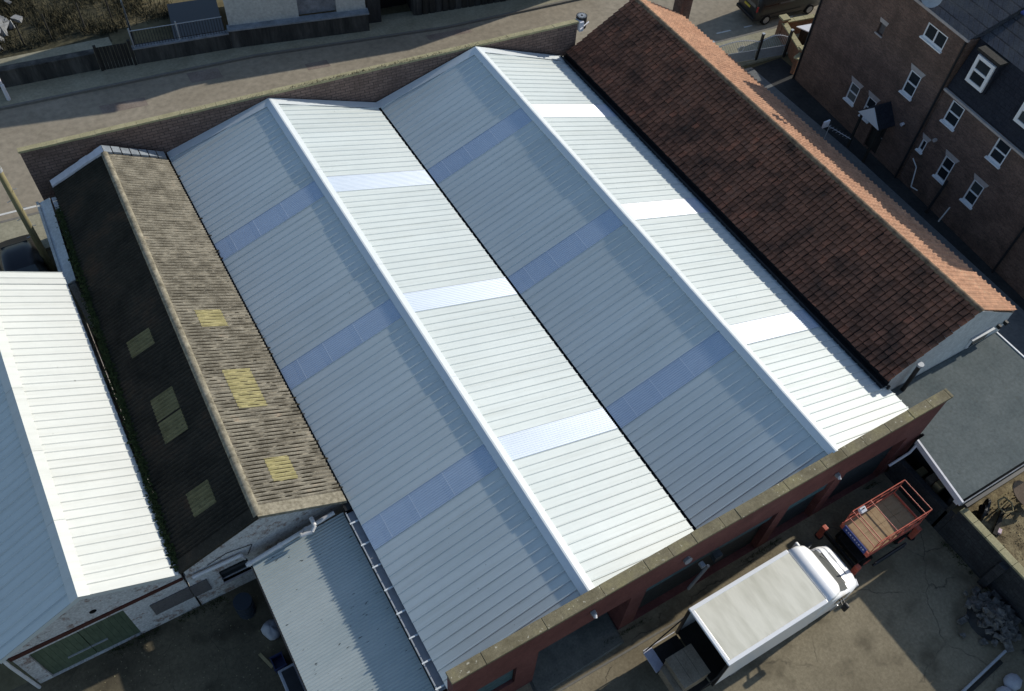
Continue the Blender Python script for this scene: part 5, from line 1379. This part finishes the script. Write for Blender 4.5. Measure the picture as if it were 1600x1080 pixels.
# ================================================================== PARKED VEHICLES
def vehicle(name, label, cat, loc, rz, L, W, H, paint, van):
    V = thing(name, label, cat, loc, rz)
    # local: x forward from rear (0) to front (L); y across
    hw = W / 2
    def ring(x, zb, zt, wb, wt, r=0.12):
        pts = []
        belt = zb + (zt - zb) * 0.52
        prof_ = [(wb - 0.06, zb), (wb, zb + 0.12), (wb, belt), (wt + 0.02, zt - 0.13), (wt - 0.10, zt - 0.02), (wt * 0.45, zt + 0.015)]
        for y, z in prof_: pts.append((x, -y, z))
        for y, z in prof_[::-1]: pts.append((x, y, z))
        return pts
    if van:
        sec = [(0.0, .35, H - .25, hw - .12, hw - .22), (0.06, .3, H - .06, hw - .03, hw - .14), (0.5, .28, H, hw, hw - .1), (L * .6, .28, H, hw, hw - .1), (L * .72, .28, H - .1, hw, hw - .12), (L * .85, .28, 1.18, hw - .02, hw - .14), (L * .97, .3, 1.0, hw - .1, hw - .2), (L, .35, .85, hw - .25, hw - .35)]
    else:
        sec = [(0.0, .4, .82, hw - .2, hw - .28), (0.1, .3, .95, hw - .06, hw - .16), (0.55, .25, 1.05, hw, hw - .16), (1.0, .25, H - .03, hw, hw - .24), (1.5, .25, H, hw, hw - .22), (2.4, .25, H - .03, hw, hw - .22), (3.1, .25, .98, hw, hw - .14), (3.9, .28, .86, hw - .05, hw - .18), (L, .38, .66, hw - .22, hw - .3)]
    b = MB(); b.loft([ring(*s_) for s_ in sec]); body = b.build('body', paint, V, smooth=True)
    zb_ = 1.1 if van else 0.98
    if van:
        b = MB(); b.hexa([(-0.02, -hw + .2, 1.15), (0.02, -hw + .2, 1.15), (0.02, hw - .2, 1.15), (-0.02, hw - .2, 1.15), (0.035, -hw + .26, H - .28), (0.06, -hw + .26, H - .28), (0.06, hw - .26, H - .28), (0.035, hw - .26, H - .28)]); b.build('rear_window', MT['glass'], V)
        for s_ in (-1, 1):
            for x0, x1 in ((0.45, 1.5), (1.6, 2.6), (2.75, 3.35)):
                b = MB(); ya, yb = s_ * (hw - 0.005), s_ * (hw - 0.085)
                b.add([(x0, ya, 1.18), (x1, ya, 1.18), (x1, yb + s_ * 0.01, H - .25), (x0, yb + s_ * 0.01, H - .25), (x0, ya - s_ * .05, 1.18), (x1, ya - s_ * .05, 1.18), (x1, yb - s_ * .05, H - .25), (x0, yb - s_ * .05, H - .25)], [(0, 1, 2, 3), (4, 7, 6, 5), (0, 4, 5, 1), (3, 2, 6, 7), (0, 3, 7, 4), (1, 5, 6, 2)]); b.build('side_window', MT['glass'], V)
            b = MB(); b.box(0.0, 0.1, s_ * hw - 0.1 if s_ > 0 else -hw + 0.02, s_ * hw - 0.02 if s_ > 0 else -hw + 0.1, 0.95, 1.3); b.build('tail_light', MT['red_lamp'], V, bevel=0.02)
            b = MB(); b.box(L - 0.22, L - 0.06, s_ * (hw - .3) - .12, s_ * (hw - .3) + .12, 0.72, 0.88); b.build('headlight', MT['clear_lamp'], V, bevel=0.03)
            b = MB(); b.box(0.4, 3.2, s_ * hw - 0.012, s_ * hw + 0.012, 0.62, 0.68); b.build('rub_strip', MT['plastic_black'], V)
        b = MB(); b.box(-0.035, 0.0, -0.27, 0.27, 0.92, 1.04); b.build('number_plate', MT['plate'], V)
        b = MB(); b.box(-0.08, 0.12, -hw + .06, hw - .06, 0.38, 0.58); b.build('rear_bumper', MT['plastic_black'], V, bevel=0.04)
    else:
        b = MB(); b.hexa([(0.58, -hw + .24, 1.07), (0.98, -hw + .34, H - .05), (0.98, hw - .34, H - .05), (0.58, hw - .24, 1.07), (0.57, -hw + .24, 1.10), (0.96, -hw + .34, H - .02), (0.96, hw - .34, H - .02), (0.57, hw - .24, 1.10)]); b.build('rear_window', MT['glass'], V)
        b = MB(); b.hexa([(2.47, -hw + .32, H - .04), (3.05, -hw + .2, 1.0), (3.05, hw - .2, 1.0), (2.47, hw - .32, H - .04), (2.49, -hw + .32, H - .01), (3.07, -hw + .2, 1.03), (3.07, hw - .2, 1.03), (2.49, hw - .32, H - .01)]); b.build('windscreen', MT['glass'], V)
        for s_ in (-1, 1):
            b = MB(); b.box(0.02, 0.12, s_ * (hw - .28) - .12, s_ * (hw - .28) + .12, 0.72, 0.86); b.build('tail_light', MT['red_lamp'], V, bevel=0.02)
    for wx in (0.85, L - 0.9):
        for wy in (-hw + 0.06, hw - 0.06): wheel(V, wx, wy, 0.32, 0.2)
    return V
vehicle('parked_van', 'dark charcoal van parked in the street beyond the metal gate', 'van', (33.45, 6.1, 0.012), -0.10, 4.85, 1.86, 1.9, MT['van_dark'], True)
vehicle('parked_car', 'black car parked behind the white roof under the wooden pole', 'car', (-7.1, 6.6, 0.012), math.radians(-92), 4.3, 1.76, 1.44, MT['car_black'], False)

# ================================================================== POLES
UP = thing('telegraph_pole', 'weathered wooden telegraph pole beside the black car', 'pole', (-6.17, 4.5, 0))
b = MB(); b.cyl((-6.17, 4.5, 0), (-6.17, 4.5, 8.2), 0.15, 14, 0.11); b.build('shaft', MT['wood_pole'], UP, smooth=True)
b = MB(); b.cyl((-6.17, 4.5, 6.05), (-6.17, 4.5, 6.22), 0.145, 14); b.build('steel_band', MT['galv'], UP)
for i in range(6):
    z = 2.6 + i * 0.5; sg_ = 1 if i % 2 else -1
    b = MB(); b.cyl((-6.17, 4.5, z), (-6.17 + sg_ * 0.27, 4.5 - 0.08, z), 0.014, 6); b.build('step_iron', MT['galv'], UP)
b = MB(); b.box(-6.3, -6.04, 4.22, 4.36, 6.4, 6.7); b.build('junction_box', MT['grp_yellow'], UP)
LP = thing('street_lamp', 'pale grey street lamp post at the left edge of the road', 'street lamp', (-5.3, 17.25, 0.11))
b = MB(); b.cyl((-5.3, 17.25, 0.11), (-5.3, 17.25, 1.0), 0.10, 12, 0.09); b.build('base', MT['fascia'], LP)
b = MB(); b.cyl((-5.3, 17.25, 1.0), (-5.3, 17.25, 5.6), 0.06, 10, 0.045); b.build('post', MT['fascia'], LP)
b = MB(); b.cyl((-5.3, 17.25, 5.6), (-5.5, 16.5, 5.75), 0.035, 8); b.build('arm', MT['fascia'], LP)
b = MB(); b.obox((-5.55, 16.3, 5.75), (0.22, 0.5, 0.12), RZ(-0.2)); b.build('lantern', MT['galv'], LP, bevel=0.03)

# ================================================================== FAR SIDE OF THE STREET
WHS = thing('white_rendered_house', 'white rendered house on a dark stained plinth across the street', 'house', (9.7, 17.5, 0))
Pf = [(1.3, 17.35), (5.3, 16.5), (13.35, 14.75)]
def facade(mb, p, q, off0, off1, z0, z1):
    d = Vector((q[0] - p[0], q[1] - p[1])).normalized(); n_ = Vector((-d.y, d.x))
    a0 = (p[0] + n_.x * off0, p[1] + n_.y * off0); b0 = (q[0] + n_.x * off0, q[1] + n_.y * off0)
    a1 = (p[0] + n_.x * off1, p[1] + n_.y * off1); b1 = (q[0] + n_.x * off1, q[1] + n_.y * off1)
    mb.hexa([(*a0, z0), (*b0, z0), (*b1, z0), (*a1, z0), (*a0, z1), (*b0, z1), (*b1, z1), (*a1, z1)])
    return mb
b = MB(); facade(b, (6.05, 16.35), (13.35, 14.55), 0, 0.5, 0, 1.15); b.build('plinth', MT['plinth'], WHS)
b = MB(); facade(b, (6.0, 16.36), (13.4, 14.53), -0.04, 0.5, 1.15, 1.23); b.build('plinth_ledge', MT['plinth_top'], WHS)
b = MB(); facade(b, (6.12, 16.33), (9.75, 15.44), 0.42, 5, 1.23, 5.6); b.build('wall', MT['render_white'], WHS)
b = MB(); facade(b, (9.75, 15.44), (11.75, 14.95), 0.62, 5, 1.23, 6.2); b.build('stone_bay', MT['block_grey'], WHS)
b = MB(); facade(b, (11.75, 14.95), (13.3, 14.57), 0.42, 5, 1.23, 5.6); b.build('wall', MT['render_white'], WHS)
b = MB(); facade(b, (6.0, 16.36), (13.4, 14.53), 0.3, 5.3, 6.2, 6.3); b.build('roof', MT['slate_dark'], WHS)
LWL = thing('rendered_street_wall', 'low stained render wall under the black railings across the street', 'wall', (3.5, 16.9, 0))
b = MB(); facade(b, (1.2, 17.2), (6.04, 16.34), 0, 0.3, 0, 1.0); b.build('body', MT['plinth'], LWL)
b = MB(); facade(b, (1.15, 17.21), (6.04, 16.34), -0.03, 0.33, 1.0, 1.06); b.build('coping', MT['block_grey'], LWL)
RLG = thing('black_railings', 'black metal railings standing on the low wall across the street', 'railings', (3.5, 17, 1.06))
for i in range(33):
    t = i / 32; x = 1.3 + 4.6 * t; y = 17.33 - 0.835 * t
    b = MB(); b.cyl((x, y, 1.06), (x, y, 2.0), 0.014, 6); b.build('bar', MT['plastic_black'], RLG)
for z in (1.2, 2.0):
    b = MB(); b.cyl((1.3, 17.33, z), (5.9, 16.495, z), 0.025, 6); b.build('rail', MT['galv'] if z > 1.5 else MT['plastic_black'], RLG)
for i in range(18):
    t = i / 17; x = 1.35 + 0.35 * t; y = 17.4 + 2.6 * t
    b = MB(); b.cyl((x, y, 0.1), (x, y, 2.0), 0.014, 6); b.build('bar', MT['plastic_black'], RLG)
for z in (0.4, 2.0):
    b = MB(); b.cyl((1.35, 17.4, z), (1.7, 20.0, z), 0.025, 6); b.build('rail', MT['plastic_black'], RLG)
for q in ((1.3, 17.33), (3.6, 16.92), (1.7, 20.0)):
    b = MB(); b.cyl((q[0], q[1], 0.1), (q[0], q[1], 2.15), 0.04, 8); b.build('post', MT['galv'], RLG)
b = MB(); facade(b, (3.4, 17.5), (6.0, 17.0), 0.0, 3.6, 0, 0.62); 
tag(b.build('felt_store_roof', MT['car_black']), 'dark blue-black flat store roof behind the railings by the white house', 'store roof')
# dark timber gate left of the railings
TG = thing('timber_gate', 'dark plank gate in the shade left of the black railings', 'gate', (0.3, 17.4, 0))
for i in range(9):
    x = -0.45 + i * 0.17
    b = MB(); b.obox((x, 17.52 - 0.17 * (x + .45), 0.78), (0.155, 0.04, 1.35), RZ(-0.17)); b.build('plank', MT['dark_wood'], TG)
for x in (-0.55, 1.1):
    b = MB(); b.box(x - 0.07, x + 0.07, 17.5 - 0.17 * (x + .45) - .07, 17.5 - 0.17 * (x + .45) + .07, 0.1, 1.6); b.build('post', MT['dark_wood'], TG)
DH = thing('dark_boundary_wall', 'dark shaded stone wall behind the lit pavement left of the timber gate', 'wall', (-3, 18.5, 0))
b = MB(); facade(b, (-14, 19.4), (-0.65, 17.65), 0, 0.35, 0, 1.05); b.build('stonework', MT['plinth'], DH)
b = MB(); facade(b, (-14, 19.38), (-0.65, 17.63), -0.03, 0.4, 1.05, 1.12); b.build('coping', MT['plinth'], DH)
# right-hand dark street frontage
DF = thing('dark_street_frontage', 'dark shaded frontage with open doorway on the far side of the street', 'building', (18, 16, 0))
b = MB(); facade(b, (13.55, 15.2), (14.3, 15.02), 0.0, 3, 0, 5); b.build('wall', MT['plinth'], DF)
b = MB(); facade(b, (16.2, 14.75), (27.0, 12.75), 0.0, 3.0, 0, 5.4); b.build('wall', MT['plinth'], DF)
b = MB(); facade(b, (14.3, 15.02), (16.2, 14.75), 1.4, 3.0, 0, 5); b.build('recess', MT['plastic_black'], DF)
b = MB(); facade(b, (14.3, 15.02), (16.2, 14.75), 0.0, 1.39, 2.7, 5); b.build('lintel', MT['plinth'], DF)
for i in range(14):
    t = i / 13; x = 16.5 + t * 5; y = 14.69 - t * 0.925
    b = MB(); b.obox((x, y - 0.02, 1.6), (0.3, 0.05, 3.0), RZ(-0.183)); b.build('cladding_board', MT['dark_wood'] if i % 3 else MT['plinth'], DF)
# white rocks and rough vegetation at the far left
BR = thing('white_boulders', 'heap of pale white boulders at the upper left corner', 'boulders', (-4.6, 23.8, 0))
wm = []
for i in range(5):
    me = stone(0.34, 60 + i); me.materials.clear(); me.materials.append(MT['boulder']); me.name = 'boulder'; wm.append(me)
random.seed(77)
for i in range(46):
    x = -4.8 + random.gauss(0, 0.9); y = 24.0 + random.gauss(0, 1.3)
    o = share('boulder', random.choice(wm), BR, (x, y, random.uniform(0.05, 0.55)))
    o.rotation_euler = (random.uniform(-1, 1), random.uniform(-1, 1), random.uniform(0, 6.3))
    s_ = random.uniform(0.35, 1.0); o.scale = (s_, s_, s_ * 0.8)
gv = MB()
random.seed(14)
for i in range(16000):
    x = random.uniform(-8, 4.5); y = 20.6 + random.random() * 7
    if y < 21.0 + 0.04 * (-x) and x < 0: continue
    dens = math.sin(x * 1.7 + 1) * math.sin(y * 1.3) + random.uniform(-.8, .8)
    if dens < -0.2: continue
    a = random.uniform(0, 6.28); h = random.uniform(0.1, 0.55); w = random.uniform(0.01, 0.022)
    d = Vector((math.cos(a), math.sin(a), 0)) * w
    p = Vector((x, y, 0.012)); t = p + Vector((random.gauss(0, .16), random.gauss(0, .16), h))
    m_ = p.lerp(t, 0.55) + Vector((0, 0, 0.05))
    gv.add([p - d, p + d, m_ + d * .7, m_ - d * .7, t], [(0, 1, 2, 3), (3, 2, 4)])
o = gv.build('rough_grass', MT['grass']); tag(o, 'rough straw-coloured grass on the verge beyond the lit path', 'grass'); stuff(o)
for i, (x, y, h, lab) in enumerate(((-2.2, 21.5, 1.5, 'leftmost slim dark fence post in the rough grass'), (-0.4, 21.4, 1.7, 'middle slim dark fence post in the rough grass'), (1.1, 21.6, 1.8, 'rightmost slim dark fence post in the rough grass'), (-3.6, 21.5, 1.3, 'slim dark fence post beside the white boulders'))):
    b = MB(); b.cyl((x, y, 0), (x + 0.02, y, h), 0.045, 8, 0.035); b.cyl((x + 0.02, y, h), (x + 0.02, y, h + 0.06), 0.05, 8, 0.01)
    tag(b.build('fence_post', MT['dark_wood']), lab, 'fence post', 'fence posts in the grass')

# ================================================================== BITS IN THE LEFT YARD
BA = thing('steel_drum', 'dark blue drum standing in the shade by the whitewashed wall', 'drum', (-4.3, -13.5, 0))
b = MB(); b.cyl((-4.3, -13.5, 0.0), (-4.3, -13.5, 0.88), 0.30, 20); b.build('shell', MT['barrel'], BA)
for z in (0.3, 0.6):
    b = MB(); b.cyl((-4.3, -13.5, z), (-4.3, -13.5, z + 0.03), 0.315, 20); b.build('hoop', MT['barrel'], BA)
b = MB(); b.cyl((-4.3, -13.5, 0.88), (-4.3, -13.5, 0.90), 0.31, 20); b.build('lid', MT['barrel'], BA)
rings = []
for k in range(7):
    zz = k / 6; w = 0.24 * math.sqrt(max(0.02, 1 - (2 * zz - 0.8) ** 2 * 0.8))
    rings.append([(-3.82 + w * (1.3 + .2 * math.sin(3 * t)) * math.cos(t), -14.6 + w * 1.5 * math.sin(t), 0.02 + zz * 0.5 + 0.04 * math.sin(4 * t + k)) for t in [j * 2 * math.pi / 14 for j in range(14)]])
b = MB(); b.loft(rings); tag(b.build('plastic_sack', MT['plasticbag'], smooth=True), 'crumpled pale sack against the lean-to side', 'sack')
BX = thing('blue_crate', 'dark blue plastic crate on the ground by the lean-to', 'crate', (-4.0, -15.7, 0))
b = MB(); b.box(-4.22, -3.82, -15.95, -15.5, 0.0, 0.04); b.box(-4.22, -4.19, -15.95, -15.5, 0.04, 0.34); b.box(-3.85, -3.82, -15.95, -15.5, 0.04, 0.34); b.box(-4.19, -3.85, -15.95, -15.92, 0.04, 0.34); b.box(-4.19, -3.85, -15.53, -15.5, 0.04, 0.34); b.build('tub', MT['blue_plastic'], BX)
b = MB(); b.box(-4.24, -3.80, -15.97, -15.94, 0.341, 0.37); b.box(-4.24, -3.80, -15.51, -15.48, 0.341, 0.37); b.build('rim', MT['blue_plastic'], BX)
b = MB(); b.obox((-4.36, -15.45, 0.2), (0.1, 0.62, 0.035), RZ(0.35) @ RX(0.3)); tag(b.build('short_board', MT['timber']), 'short pale board leaning on the blue crate', 'board')
TR = thing('grey_tub', 'pale grey trolley bin at the bottom edge by the lean-to', 'bin', (-3.75, -16.6, 0))
b = MB(); b.hexa([(-4.05, -17.2, 0), (-3.6, -17.2, 0), (-3.6, -16.3, 0), (-4.05, -16.3, 0), (-4.15, -17.3, 0.9), (-3.58, -17.3, 0.9), (-3.58, -16.2, 0.9), (-4.15, -16.2, 0.9)]); b.build('body', MT['plasticbag'], TR, bevel=0.03)
b = MB(); b.box(-4.05, -3.65, -17.2, -16.3, 0.903, 0.93); b.build('inset_lid', MT['gutter_dark'], TR)
random.seed(19)
dl = MB()
for i in range(700):
    x = random.uniform(-10, -3.7); y = random.uniform(-18, -12.8); r = random.uniform(0.008, 0.03); a = random.uniform(0, 6.28)
    p = Vector((x, y, 0.012)); d = Vector((math.cos(a), math.sin(a), .2)) * r; e = Vector((-math.sin(a), math.cos(a), .4)) * r
    dl.add([p - d, p - e, p + d, p + e], [(0, 1, 2, 3)])
o = dl.build('yard_litter', MT['stone_cope']); tag(o, 'small scattered litter and leaves on the shaded left yard', 'litter'); stuff(o)
